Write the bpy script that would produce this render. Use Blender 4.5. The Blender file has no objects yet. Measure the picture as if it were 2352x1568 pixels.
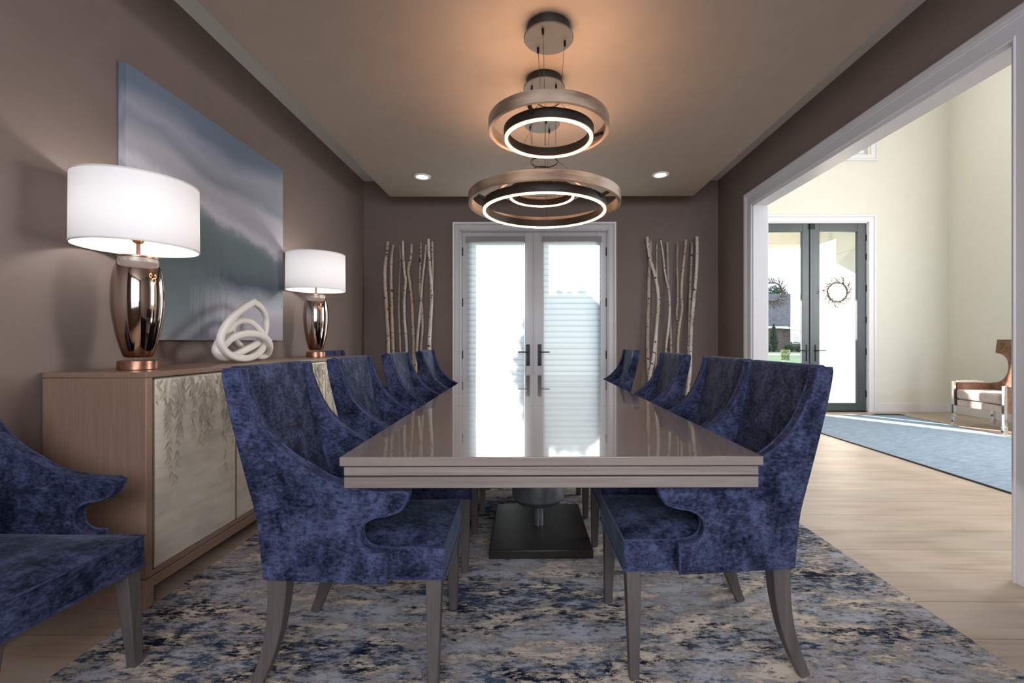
import bpy, bmesh, math, random
from mathutils import Vector, Matrix
S = bpy.context.scene
COL = S.collection
R = math.radians
PI = math.pi

# ------------------------------------------------------------------ camera, world, sun, lights, exposure
FPX, CX, CY, HCAM, YAW = 1040.0, 1214.7, 784.0, 1.11, R(0.4)
cd = bpy.data.cameras.new('camera'); cam = bpy.data.objects.new('camera', cd); COL.objects.link(cam)
cd.sensor_width = 36.0; cd.lens = FPX * 36.0 / 2352; cd.shift_x = -(CX - 1176) / 2352; cd.shift_y = 0
cd.clip_start = 0.02; cd.clip_end = 400
cam.location = (0, 0, HCAM); cam.rotation_euler = (PI / 2, 0, YAW)
S.camera = cam

W = bpy.data.worlds.new('world'); S.world = W; W.use_nodes = True
bgn = W.node_tree.nodes['Background']
bgn.inputs[0].default_value = (0.76, 0.87, 1.0, 1); bgn.inputs[1].default_value = 2.6

def lamp_obj(name, kind, loc, rot, energy, color, **kw):
    l = bpy.data.lights.new(name, kind); l.energy = energy; l.color = color
    for k, v in kw.items(): setattr(l, k, v)
    o = bpy.data.objects.new(name, l); COL.objects.link(o); o.location = loc; o.rotation_euler = rot
    return o
SUN_DIR = Vector((0.60, -0.78, -0.42)).normalized()
sun = lamp_obj('sun', 'SUN', (0, 20, 12), SUN_DIR.to_track_quat('-Z', 'Y').to_euler(), 24.0, (1.0, 0.94, 0.86), angle=R(0.8))
# daylight entering by the window behind the camera and by the tall foyer windows, plus an added side fill
lamp_obj('dining_window_daylight', 'AREA', (0.35, -1.5, 1.95), (R(-90), 0, PI), 88, (0.88, 0.91, 1.0), shape='RECTANGLE', size=2.6, size_y=1.3)
lamp_obj('foyer_window_daylight', 'AREA', (4.45, -1.9, 3.2), (R(-90), 0, PI), 60, (0.93, 0.97, 1.0), shape='RECTANGLE', size=3.2, size_y=3.4)
lamp_obj('foyer_transom_daylight', 'AREA', (4.41, 7.1, 4.65), (R(-90), 0, 0), 25, (0.9, 0.95, 1.0), shape='RECTANGLE', size=1.7, size_y=1.1)
lamp_obj('foyer_side_fill', 'AREA', (6.48, 3.9, 2.2), (0, R(90), 0), 205, (0.97, 0.97, 1.0), shape='RECTANGLE', size=2.2, size_y=1.7)  # added fill before the solid right wall, brightens the dining room's left wall

S.view_settings.view_transform = 'Standard'
S.view_settings.look = 'None'
S.view_settings.exposure = 0.0
S.view_settings.gamma = 1.0
S.view_settings.use_curve_mapping = False
S.cycles.use_denoising = True
S.cycles.max_bounces = 10
S.cycles.diffuse_bounces = 5
S.cycles.transparent_max_bounces = 12
S.cycles.sample_clamp_indirect = 6.0
S.cycles.caustics_reflective = False
S.cycles.caustics_refractive = False

def at(px, py, Y):
    """point on the vertical plane Y seen at photo pixel (px, py)"""
    c, s = math.cos(YAW), math.sin(YAW)
    a = (px - CX) / FPX; b = (CY - py) / FPX
    dx, dy = -s + c * a, c + s * a
    t = Y / dy
    return Vector((dx * t, Y, HCAM + b * t))

# ------------------------------------------------------------------ node helpers / materials
def new_mat(name):
    m = bpy.data.materials.new(name); m.use_nodes = True
    nt = m.node_tree; p = nt.nodes['Principled BSDF']
    return m, nt, p
def N(nt, typ, **kw):
    n = nt.nodes.new(typ)
    for k, v in kw.items():
        if k.startswith('i_'): n.inputs[int(k[2:])].default_value = v
        else: setattr(n, k, v)
    return n
def L(nt, a, b): nt.links.new(a, b)
def ramp(nt, fac, stops, interp='LINEAR'):
    r = nt.nodes.new('ShaderNodeValToRGB'); r.color_ramp.interpolation = interp
    el = r.color_ramp.elements
    while len(el) < len(stops): el.new(0.5)
    for e, (p, c) in zip(el, stops):
        e.position = p; e.color = (c[0], c[1], c[2], 1) if not isinstance(c, (int, float)) else (c, c, c, 1)
    L(nt, fac, r.inputs[0]); return r.outputs[0]
def coords(nt, kind='Object', scale=(1, 1, 1), rot=(0, 0, 0), loc=(0, 0, 0)):
    tc = nt.nodes.new('ShaderNodeTexCoord'); mp = nt.nodes.new('ShaderNodeMapping')
    mp.inputs['Scale'].default_value = scale; mp.inputs['Rotation'].default_value = rot; mp.inputs['Location'].default_value = loc
    L(nt, tc.outputs[kind], mp.inputs[0]); return mp.outputs[0]
def noise(nt, vec, scale, detail=4, rough=0.5, dist=0.0):
    n = nt.nodes.new('ShaderNodeTexNoise'); n.inputs['Scale'].default_value = scale; n.inputs['Detail'].default_value = detail
    n.inputs['Roughness'].default_value = rough; n.inputs['Distortion'].default_value = dist
    L(nt, vec, n.inputs['Vector']); return n.outputs['Fac']
def math_(nt, op, a, b=None, c=None, clamp=False):
    n = nt.nodes.new('ShaderNodeMath'); n.operation = op; n.use_clamp = clamp
    for i, v in enumerate((a, b, c)):
        if v is None: continue
        if isinstance(v, (int, float)): n.inputs[i].default_value = v
        else: L(nt, v, n.inputs[i])
    return n.outputs[0]
def mixc(nt, fac, a, b, mode='MIX'):
    n = nt.nodes.new('ShaderNodeMix'); n.data_type = 'RGBA'; n.blend_type = mode
    def put(s, v):
        if isinstance(v, (int, float)): s.default_value = v
        elif isinstance(v, tuple): s.default_value = (v[0], v[1], v[2], 1)
        else: L(nt, v, s)
    put(n.inputs[0], fac); put(n.inputs[6], a); put(n.inputs[7], b); return n.outputs[2]
def bump(nt, p, h, strength=0.2, dist=0.01):
    b = nt.nodes.new('ShaderNodeBump'); b.inputs['Strength'].default_value = strength; b.inputs['Distance'].default_value = dist
    L(nt, h, b.inputs['Height']); L(nt, b.outputs[0], p.inputs['Normal'])

def plain(name, col, rough=0.5, metal=0.0, var=0.06, vscale=8, bmp=0.0, bscale=200, **kw):
    m, nt, p = new_mat(name)
    v = coords(nt); n = noise(nt, v, vscale, 5)
    c = ramp(nt, n, [(0.3, tuple(x * (1 - var) for x in col)), (0.7, tuple(min(1, x * (1 + var)) for x in col))])
    L(nt, c, p.inputs['Base Color']); p.inputs['Roughness'].default_value = rough; p.inputs['Metallic'].default_value = metal
    if bmp: bump(nt, p, noise(nt, v, bscale, 3), bmp, 0.002)
    for k, val in kw.items(): p.inputs[k.replace('_', ' ')].default_value = val
    return m
def wood(name, dark, light, axis='X', scale=1.0, rough=0.4, coat=0.0, coat_rough=0.05, bmp=0.05):
    m, nt, p = new_mat(name)
    st = {'X': (1.2, 26, 26), 'Y': (26, 1.2, 26), 'Z': (26, 26, 1.2)}[axis]
    v = coords(nt, scale=tuple(s * scale for s in st))
    n1 = noise(nt, v, 1.0, 6, 0.6, 0.6)
    v2 = coords(nt, scale=tuple(s * scale * (4 if s > 2 else 2.5) for s in st))
    n2 = noise(nt, v2, 1.5, 4, 0.6)
    f = math_(nt, 'ADD', math_(nt, 'MULTIPLY', n1, 0.65), math_(nt, 'MULTIPLY', n2, 0.35))
    L(nt, ramp(nt, f, [(0.35, dark), (0.62, light)]), p.inputs['Base Color'])
    p.inputs['Roughness'].default_value = rough; p.inputs['Coat Weight'].default_value = coat; p.inputs['Coat Roughness'].default_value = coat_rough
    if bmp: bump(nt, p, n2, bmp, 0.002)
    return m
def glow(name, col, strength):
    m, nt, p = new_mat(name)
    p.inputs['Base Color'].default_value = (*col, 1)
    p.inputs['Emission Color'].default_value = (*col, 1); p.inputs['Emission Strength'].default_value = strength
    return m
def glass(name, tint=(1, 1, 1), refl=0.12):
    m, nt, p = new_mat(name); nt.nodes.remove(p)
    out = nt.nodes['Material Output']
    t = N(nt, 'ShaderNodeBsdfTransparent'); t.inputs[0].default_value = (*tint, 1)
    g = N(nt, 'ShaderNodeBsdfGlossy'); g.inputs['Roughness'].default_value = 0.01
    lw = N(nt, 'ShaderNodeLayerWeight'); fr = math_(nt, 'ADD', 0.03, math_(nt, 'MULTIPLY', math_(nt, 'POWER', lw.outputs['Facing'], 5.0), 0.9))
    mx = N(nt, 'ShaderNodeMixShader'); L(nt, fr, mx.inputs[0]); L(nt, t.outputs[0], mx.inputs[1]); L(nt, g.outputs[0], mx.inputs[2])
    L(nt, mx.outputs[0], out.inputs[0]); return m

M = {}
M['wall'] = plain('taupe_wall_paint', (0.202, 0.150, 0.126), 0.62, var=0.03, bmp=0.15, bscale=350)
M['ceil'] = plain('taupe_ceiling_paint', (0.33, 0.265, 0.215), 0.75, var=0.03, bmp=0.1, bscale=300)
M['soffit'] = plain('pale_grey_ceiling_paint', (0.74, 0.72, 0.67), 0.8, var=0.02)
M['cream'] = plain('cream_wall_paint', (0.68, 0.66, 0.585), 0.75, var=0.015, bmp=0.08, bscale=300)
M['trim'] = plain('white_trim_paint', (0.70, 0.69, 0.71), 0.32, var=0.01)
M['white'] = plain('white_door_paint', (0.66, 0.655, 0.67), 0.35, var=0.01)
M['black'] = plain('black_metal', (0.012, 0.012, 0.014), 0.38, 0.6, var=0.2)
M['blackring'] = plain('black_ring_metal', (0.02, 0.017, 0.015), 0.5, 0.3, var=0.1)
M['nickel'] = plain('brushed_nickel', (0.11, 0.11, 0.11), 0.5, 0.5, var=0.08, vscale=40)
M['chrome'] = plain('chrome', (0.85, 0.87, 0.9), 0.06, 1.0, var=0.01)
M['gold'] = plain('polished_brass', (0.95, 0.62, 0.16), 0.14, 1.0, var=0.02)
M['copper'] = plain('hammered_copper', (0.50, 0.255, 0.17), 0.3, 0.95, var=0.35, vscale=35, bmp=0.3, bscale=60)
M['ceramic'] = plain('matte_white_ceramic', (0.80, 0.765, 0.71), 0.55, var=0.02, bmp=0.1, bscale=120)
M['glass'] = glass('clear_glass')
M['slate'] = plain('slate_green_door_paint', (0.05, 0.065, 0.07), 0.4, var=0.05)
M['legwood'] = wood('grey_stained_leg_wood', (0.085, 0.07, 0.066), (0.13, 0.11, 0.105), 'Z', rough=0.42)
M['tabletop'] = wood('glossy_taupe_table_wood', (0.23, 0.19, 0.165), (0.30, 0.25, 0.22), 'X', 0.8, rough=0.22, coat=1.0, coat_rough=0.03, bmp=0)
M['tableedge'] = wood('taupe_table_edge_wood', (0.19, 0.155, 0.135), (0.30, 0.255, 0.225), 'X', 0.9, rough=0.38)
M['pedestal'] = wood('dark_pedestal_wood', (0.014, 0.011, 0.009), (0.028, 0.022, 0.018), 'X', rough=0.4)
M['dome'] = plain('silver_leaf_pedestal', (0.16, 0.185, 0.19), 0.35, 0.5, var=0.15, vscale=30)
M['sbwood'] = wood('red_brown_sideboard_wood', (0.25, 0.152, 0.106), (0.32, 0.205, 0.148), 'Z', 2.6, rough=0.42)
M['sbwoodh'] = wood('red_brown_sideboard_wood_long_grain', (0.25, 0.152, 0.106), (0.32, 0.205, 0.148), 'Y', 1.1, rough=0.36)
M['champ'] = plain('champagne_metal_edge', (0.62, 0.52, 0.40), 0.3, 0.8, var=0.05)
M['leafa'] = plain('painted_leaf_grey', (0.40, 0.35, 0.275), 0.6, var=0.2, vscale=30)
M['leafb'] = plain('painted_leaf_pale', (0.50, 0.445, 0.355), 0.6, var=0.15, vscale=30)
M['leafc'] = plain('painted_leaf_dark', (0.33, 0.29, 0.235), 0.6, var=0.2, vscale=30)
M['planter'] = plain('black_planter', (0.015, 0.016, 0.02), 0.45)
M['ringwood'] = None
M['led'] = glow('warm_led_diffuser', (1.0, 0.60, 0.32), 16.0)
M['ledup'] = glow('warm_led_uplight', (1.0, 0.60, 0.36), 95.0)
M['down'] = glow('downlight_lens', (1.0, 0.93, 0.82), 9.0)
M['bulb'] = glow('lamp_bulb', (1.0, 0.97, 0.93), 95.0)
M['acrylic'] = glass('clear_acrylic', (0.93, 0.93, 0.92))
M['brown'] = None
M['cord'] = plain('thin_steel_cable', (0.10, 0.085, 0.07), 0.4, 0.7)

def m_velvet(name, dark, light, sheen, rand=True, sc=1.0):
    m, nt, p = new_mat(name)
    tc = N(nt, 'ShaderNodeTexCoord'); mp = N(nt, 'ShaderNodeMapping'); mp.inputs['Scale'].default_value = (1.0, 1.0, 0.8)
    L(nt, tc.outputs['Object'], mp.inputs[0])
    oi = N(nt, 'ShaderNodeObjectInfo'); cm = N(nt, 'ShaderNodeCombineXYZ')
    L(nt, math_(nt, 'MULTIPLY', oi.outputs['Random'], 37.0), cm.inputs[0]); L(nt, math_(nt, 'MULTIPLY', oi.outputs['Random'], 11.0), cm.inputs[2])
    L(nt, cm.outputs[0], mp.inputs['Location'])
    v = mp.outputs[0]
    n1 = noise(nt, v, 11 * sc, 9, 0.76, 0.1)
    mpf = N(nt, 'ShaderNodeMapping'); mpf.inputs['Scale'].default_value = (1.0, 1.0, 2.6); L(nt, v, mpf.inputs[0])
    n2 = noise(nt, mpf.outputs[0], 55 * sc, 5, 0.75)
    f = math_(nt, 'ADD', math_(nt, 'MULTIPLY', n1, 0.60), math_(nt, 'MULTIPLY', n2, 0.40))
    mid = tuple((a * 0.65 + b * 0.35) for a, b in zip(dark, light))
    L(nt, ramp(nt, f, [(0.415, dark), (0.5, mid), (0.595, light)]), p.inputs['Base Color'])
    p.inputs['Roughness'].default_value = 0.85
    p.inputs['Sheen Weight'].default_value = sheen; p.inputs['Sheen Roughness'].default_value = 0.35
    p.inputs['Sheen Tint'].default_value = (min(1, light[0] * 7), min(1, light[1] * 7), min(1, light[2] * 4.2), 1)
    p.inputs['Specular IOR Level'].default_value = 0.15
    bump(nt, p, n2, 0.25, 0.004)
    return m
M['velvet'] = m_velvet('crushed_navy_velvet', (0.004, 0.006, 0.018), (0.084, 0.101, 0.200), 0.2)
M['velvetpipe'] = m_velvet('navy_velvet_piping', (0.015, 0.019, 0.05), (0.075, 0.088, 0.19), 0.45)
M['brown'] = m_velvet('cocoa_velvet', (0.12, 0.06, 0.038), (0.27, 0.155, 0.105), 0.5, sc=0.7)
M['seatfab'] = m_velvet('rose_taupe_velvet', (0.40, 0.30, 0.26), (0.60, 0.50, 0.45), 0.5, sc=0.7)

def m_floor():
    m, nt, p = new_mat('pale_oak_planks')
    v = coords(nt)
    b = N(nt, 'ShaderNodeTexBrick'); b.offset = 0.37; b.offset_frequency = 1; b.squash = 1.0
    L(nt, v, b.inputs['Vector'])
    b.inputs['Color1'].default_value = (0, 0, 0, 1); b.inputs['Color2'].default_value = (1, 1, 1, 1); b.inputs['Mortar'].default_value = (0.5, 0.5, 0.5, 1)
    b.inputs['Scale'].default_value = 1.0; b.inputs['Mortar Size'].default_value = 0.0016; b.inputs['Mortar Smooth'].default_value = 0.0
    b.inputs['Bias'].default_value = 0; b.inputs['Brick Width'].default_value = 2.1; b.inputs['Row Height'].default_value = 0.243
    g = noise(nt, coords(nt, scale=(1.6, 26, 1)), 1.6, 6, 0.62, 0.8)
    w = N(nt, 'ShaderNodeTexWave'); w.wave_type = 'RINGS'; w.rings_direction = 'Y'
    w.inputs['Scale'].default_value = 1.2; w.inputs['Distortion'].default_value = 9; w.inputs['Detail'].default_value = 3; w.inputs['Detail Scale'].default_value = 1.1
    L(nt, coords(nt, scale=(0.35, 3.5, 1)), w.inputs['Vector'])
    f = math_(nt, 'ADD', math_(nt, 'MULTIPLY', g, 0.75), math_(nt, 'MULTIPLY', w.outputs['Fac'], 0.25))
    c = ramp(nt, f, [(0.2, (0.33, 0.245, 0.18)), (0.42, (0.44, 0.345, 0.27)), (0.7, (0.50, 0.41, 0.335))])
    bw = N(nt, 'ShaderNodeRGBToBW'); L(nt, b.outputs['Color'], bw.inputs[0])
    tone = ramp(nt, bw.outputs[0], [(0, (0.88, 0.87, 0.86)), (1, (1.08, 1.07, 1.06))])
    c = mixc(nt, 1.0, c, tone, 'MULTIPLY')
    c = mixc(nt, b.outputs['Fac'], c, (0.16, 0.10, 0.06))
    L(nt, c, p.inputs['Base Color']); p.inputs['Roughness'].default_value = 0.42
    bump(nt, p, math_(nt, 'SUBTRACT', f, b.outputs['Fac']), 0.12, 0.002)
    return m
M['floor'] = m_floor()

def m_rug():
    m, nt, p = new_mat('abstract_navy_beige_rug')
    v0 = coords(nt, scale=(1, 1, 1))
    # small stepping so blotches look woven
    sn = N(nt, 'ShaderNodeVectorMath'); sn.operation = 'SNAP'; sn.inputs[1].default_value = (0.007, 0.003, 1.0); L(nt, v0, sn.inputs[0])
    def mapped(vec, sc, loc=(0, 0, 0)):
        mp = N(nt, 'ShaderNodeMapping'); mp.inputs['Scale'].default_value = sc; mp.inputs['Location'].default_value = loc; L(nt, vec, mp.inputs[0]); return mp.outputs[0]
    big = noise(nt, mapped(sn.outputs[0], (0.9, 2.2, 1)), 1.3, 3, 0.5)
    mid = noise(nt, mapped(sn.outputs[0], (11.0, 24.0, 1)), 1.0, 6, 0.72, 0.1)
    fine = noise(nt, mapped(sn.outputs[0], (26, 75, 1)), 1.0, 4, 0.75)
    f = math_(nt, 'ADD', math_(nt, 'MULTIPLY', big, 0.30), math_(nt, 'ADD', math_(nt, 'MULTIPLY', mid, 0.42), math_(nt, 'MULTIPLY', fine, 0.34)))
    tone = noise(nt, mapped(sn.outputs[0], (4.0, 9.0, 1), (5, 3, 0)), 1.0, 6, 0.72)
    darkc = ramp(nt, tone, [(0.44, (0.010, 0.015, 0.035)), (0.56, (0.065, 0.10, 0.15))])
    lightc = ramp(nt, tone, [(0.42, (0.66, 0.56, 0.46)), (0.50, (0.31, 0.285, 0.27)), (0.58, (0.45, 0.445, 0.48))])
    k = ramp(nt, f, [(0.47, 0.0), (0.50, 0.45), (0.535, 1.0)])
    c = mixc(nt, k, darkc, lightc)
    L(nt, c, p.inputs['Base Color']); p.inputs['Roughness'].default_value = 0.95; p.inputs['Specular IOR Level'].default_value = 0.1
    bump(nt, p, math_(nt, 'ADD', fine, noise(nt, mapped(v0, (90, 260, 1)), 1.0, 2)), 0.5, 0.004)
    return m
M['rug'] = m_rug()
def m_bluerug():
    m, nt, p = new_mat('blue_woven_rug')
    n = noise(nt, coords(nt, scale=(3.0, 60, 1), rot=(0, 0, R(0))), 2.2, 5, 0.75)
    L(nt, ramp(nt, n, [(0.35, (0.10, 0.15, 0.21)), (0.5, (0.20, 0.275, 0.355)), (0.66, (0.42, 0.49, 0.55))]), p.inputs['Base Color'])
    p.inputs['Roughness'].default_value = 0.95; bump(nt, p, n, 0.4, 0.004)
    return m
M['bluerug'] = m_bluerug()

def m_painting():
    m, nt, p = new_mat('misty_landscape_canvas')
    tc = N(nt, 'ShaderNodeTexCoord'); sp = N(nt, 'ShaderNodeSeparateXYZ'); L(nt, tc.outputs['Generated'], sp.inputs[0])
    u, vv = sp.outputs[1], sp.outputs[2]
    mp = N(nt, 'ShaderNodeMapping'); mp.inputs['Scale'].default_value = (1, 1.6, 3.6); mp.inputs['Rotation'].default_value = (R(-24), 0, 0); L(nt, tc.outputs['Generated'], mp.inputs[0])
    dn = noise(nt, mp.outputs[0], 1.2, 4, 0.45, 0.2)
    mp2 = N(nt, 'ShaderNodeMapping'); mp2.inputs['Scale'].default_value = (1, 34, 2.2); L(nt, tc.outputs['Generated'], mp2.inputs[0])
    drip = noise(nt, mp2.outputs[0], 1.0, 5, 0.6)
    mp3 = N(nt, 'ShaderNodeMapping'); mp3.inputs['Scale'].default_value = (1, 7, 9); L(nt, tc.outputs['Generated'], mp3.inputs[0])
    edge = noise(nt, mp3.outputs[0], 1.0, 6, 0.7)
    # sky: slanted veils
    s = math_(nt, 'ADD', math_(nt, 'ADD', vv, math_(nt, 'MULTIPLY', u, 0.03)), math_(nt, 'MULTIPLY', math_(nt, 'SUBTRACT', dn, 0.5), 0.34))
    sky = ramp(nt, s, [(0.48, (0.33, 0.33, 0.37)), (0.60, (0.38, 0.365, 0.405)), (0.70, (0.42, 0.405, 0.445)), (0.78, (0.25, 0.265, 0.315)), (0.86, (0.33, 0.33, 0.38)), (0.97, (0.14, 0.18, 0.24))])
    # land / mist, softer
    g = math_(nt, 'ADD', vv, math_(nt, 'MULTIPLY', math_(nt, 'SUBTRACT', edge, 0.5), 0.10))
    land_r = ramp(nt, g, [(0.0, (0.38, 0.365, 0.42)), (0.16, (0.46, 0.455, 0.51)), (0.23, (0.25, 0.28, 0.32)), (0.29, (0.06, 0.08, 0.11)), (0.36, (0.10, 0.135, 0.15)), (0.50, (0.14, 0.185, 0.195))])
    land_l = ramp(nt, g, [(0.0, (0.24, 0.26, 0.30)), (0.15, (0.13, 0.17, 0.19)), (0.34, (0.12, 0.16, 0.17)), (0.5, (0.13, 0.18, 0.18)), (0.6, (0.2, 0.24, 0.26))])
    uu = math_(nt, 'ADD', u, math_(nt, 'MULTIPLY', math_(nt, 'SUBTRACT', drip, 0.5), 0.5))
    land = mixc(nt, ramp(nt, uu, [(0.30, 0.0), (0.55, 1.0)]), land_l, land_r)
    # ridge line falling to the right
    ridge = math_(nt, 'ADD', math_(nt, 'SUBTRACT', vv, math_(nt, 'SUBTRACT', 0.63, math_(nt, 'MULTIPLY', u, 0.17))), math_(nt, 'MULTIPLY', math_(nt, 'SUBTRACT', edge, 0.5), 0.12))
    k = ramp(nt, math_(nt, 'ADD', ridge, 0.5), [(0.46, 0.0), (0.54, 1.0)])
    c = mixc(nt, k, land, sky)
    streak = ramp(nt, math_(nt, 'ADD', ridge, 0.5), [(0.49, 0.0), (0.53, 1.0), (0.58, 0.0)])
    c = mixc(nt, math_(nt, 'MULTIPLY', streak, 0.55), c, (0.62, 0.60, 0.66))
    L(nt, c, p.inputs['Base Color']); p.inputs['Roughness'].default_value = 0.75
    bump(nt, p, noise(nt, tc.outputs['Generated'], 260, 2), 0.15, 0.002)
    return m
M['painting'] = m_painting()

def m_doorpanel():
    m, nt, p = new_mat('champagne_leaf_panel')
    n = noise(nt, coords(nt, scale=(1, 2.2, 16)), 2.0, 5, 0.6, 0.3)
    n2 = noise(nt, coords(nt, scale=(1, 3, 5)), 1.2, 3)
    a = ramp(nt, n, [(0.3, (0.70, 0.62, 0.49)), (0.5, (0.80, 0.72, 0.585)), (0.7, (0.86, 0.80, 0.68))])
    c = mixc(nt, ramp(nt, n2, [(0.5, 0.0), (0.75, 0.55)]), a, (0.36, 0.34, 0.33))
    L(nt, c, p.inputs['Base Color']); p.inputs['Roughness'].default_value = 0.42; p.inputs['Metallic'].default_value = 0.15
    bump(nt, p, n, 0.1, 0.002)
    return m
M['doorpanel'] = m_doorpanel()

def m_birch(name, warm):
    m, nt, p = new_mat(name)
    oi = N(nt, 'ShaderNodeObjectInfo')
    tc = N(nt, 'ShaderNodeTexCoord')
    def mapped(sc):
        mp = N(nt, 'ShaderNodeMapping'); mp.inputs['Scale'].default_value = sc
        cm = N(nt, 'ShaderNodeCombineXYZ'); L(nt, math_(nt, 'MULTIPLY', oi.outputs['Random'], 50.0), cm.inputs[2]); L(nt, cm.outputs[0], mp.inputs['Location'])
        L(nt, tc.outputs['Object'], mp.inputs[0]); return mp.outputs[0]
    spots = noise(nt, mapped((26, 26, 40)), 1.0, 2, 0.5)
    n = noise(nt, mapped((9, 9, 5)), 1.0, 5, 0.6)
    base = ramp(nt, n, [(0.3, warm[0]), (0.55, warm[1]), (0.75, warm[2])])
    k = ramp(nt, spots, [(0.625, 0.0), (0.66, 1.0)])
    L(nt, mixc(nt, k, base, (0.035, 0.022, 0.015)), p.inputs['Base Color']); p.inputs['Roughness'].default_value = 0.8
    bump(nt, p, n, 0.4, 0.004)
    return m
M['birch'] = m_birch('birch_bark', ((0.42, 0.30, 0.22), (0.60, 0.48, 0.38), (0.72, 0.62, 0.52)))
M['birchwhite'] = m_birch('white_birch_bark', ((0.50, 0.42, 0.34), (0.72, 0.65, 0.56), (0.82, 0.77, 0.70)))
M['birchgrey'] = m_birch('grey_birch_bark', ((0.28, 0.23, 0.19), (0.45, 0.38, 0.32), (0.60, 0.54, 0.48)))

def m_ringwood():
    m, nt, p = new_mat('weathered_ring_wood')
    v = coords(nt)
    b = noise(nt, v, 5.0, 1, 0.3); g = noise(nt, coords(nt, scale=(6, 6, 70)), 1.0, 4, 0.6)
    f = math_(nt, 'ADD', math_(nt, 'MULTIPLY', b, 0.7), math_(nt, 'MULTIPLY', g, 0.3))
    L(nt, ramp(nt, f, [(0.38, (0.16, 0.10, 0.065)), (0.5, (0.33, 0.235, 0.165)), (0.62, (0.48, 0.37, 0.28))]), p.inputs['Base Color'])
    p.inputs['Roughness'].default_value = 0.5; return m
M['ringwood'] = m_ringwood()

def m_mercury():
    m, nt, p = new_mat('mercury_glass')
    tc = N(nt, 'ShaderNodeTexCoord'); sp = N(nt, 'ShaderNodeSeparateXYZ'); L(nt, tc.outputs['Object'], sp.inputs[0])
    n = noise(nt, coords(nt, scale=(30, 30, 4)), 1.0, 5, 0.65)
    z = math_(nt, 'ADD', sp.outputs[2], math_(nt, 'MULTIPLY', math_(nt, 'SUBTRACT', n, 0.5), 0.18))
    c = ramp(nt, math_(nt, 'MULTIPLY', z, 1.9), [(0.10, (0.30, 0.15, 0.09)), (0.32, (0.50, 0.34, 0.26)), (0.55, (0.62, 0.52, 0.45)), (0.92, (0.50, 0.40, 0.36))])
    L(nt, c, p.inputs['Base Color']); p.inputs['Metallic'].default_value = 1.0; p.inputs['Roughness'].default_value = 0.07
    return m
M['mercury'] = m_mercury()
M['mercband'] = plain('silvered_glass_band', (0.68, 0.60, 0.52), 0.35, 0.6, var=0.4, vscale=45)

def m_shade(name, col, trans, extra_transparent=0.0, lines=False):
    m, nt, p = new_mat(name); nt.nodes.remove(p); out = nt.nodes['Material Output']
    d = N(nt, 'ShaderNodeBsdfDiffuse'); t = N(nt, 'ShaderNodeBsdfTranslucent')
    weave = noise(nt, coords(nt, scale=(300, 300, 900)), 1.0, 1)
    c = ramp(nt, weave, [(0.3, tuple(x * 0.96 for x in col)), (0.7, col)])
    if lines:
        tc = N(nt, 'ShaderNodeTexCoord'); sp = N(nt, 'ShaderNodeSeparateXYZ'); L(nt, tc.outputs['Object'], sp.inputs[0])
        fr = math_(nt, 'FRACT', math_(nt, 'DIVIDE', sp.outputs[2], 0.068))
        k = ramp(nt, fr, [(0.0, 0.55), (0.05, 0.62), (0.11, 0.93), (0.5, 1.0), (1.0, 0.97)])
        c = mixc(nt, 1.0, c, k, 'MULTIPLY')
    L(nt, c, d.inputs[0]); L(nt, c, t.inputs[0])
    mx = N(nt, 'ShaderNodeMixShader'); mx.inputs[0].default_value = trans; L(nt, d.outputs[0], mx.inputs[1]); L(nt, t.outputs[0], mx.inputs[2])
    last = mx.outputs[0]
    if extra_transparent:
        tr = N(nt, 'ShaderNodeBsdfTransparent'); m2 = N(nt, 'ShaderNodeMixShader'); m2.inputs[0].default_value = extra_transparent
        L(nt, last, m2.inputs[1]); L(nt, tr.outputs[0], m2.inputs[2]); last = m2.outputs[0]
    L(nt, last, out.inputs[0]); return m
M['lampshade'] = m_shade('white_linen_shade', (0.90, 0.89, 0.90), 0.22)
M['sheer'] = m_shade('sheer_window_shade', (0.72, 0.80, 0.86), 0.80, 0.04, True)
M['valance'] = plain('grey_shade_headrail', (0.36, 0.35, 0.37), 0.6)

# outdoors
M['grass'] = plain('lawn_grass', (0.045, 0.095, 0.04), 0.9, var=0.4, vscale=1.2, bmp=0.3, bscale=30)
M['asphalt'] = plain('driveway', (0.15, 0.15, 0.17), 0.9, var=0.1)
M['porchwhite'] = plain('painted_white_masonry', (0.82, 0.79, 0.72), 0.8, var=0.03)
M['roof'] = plain('grey_roof_shingles', (0.10, 0.10, 0.11), 0.9, var=0.35, vscale=3)
M['leaf'] = plain('hedge_leaves', (0.03, 0.075, 0.025), 0.6, var=0.5, vscale=6)
M['leaflight'] = plain('pale_green_leaves', (0.20, 0.26, 0.08), 0.6, var=0.4, vscale=6)
M['cypress'] = plain('cypress_leaves', (0.02, 0.06, 0.03), 0.7, var=0.4, vscale=6)
M['maple'] = plain('red_maple_leaves', (0.40, 0.13, 0.09), 0.6, var=0.3, vscale=6)
M['bark'] = plain('brown_bark', (0.10, 0.07, 0.05), 0.9, var=0.3)
M['twig'] = plain('dark_wreath_twigs', (0.10, 0.075, 0.05), 0.8, var=0.3, vscale=40)
M['twigleaf'] = plain('grey_green_wreath_leaf', (0.10, 0.15, 0.12), 0.6, var=0.3, vscale=30)
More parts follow.
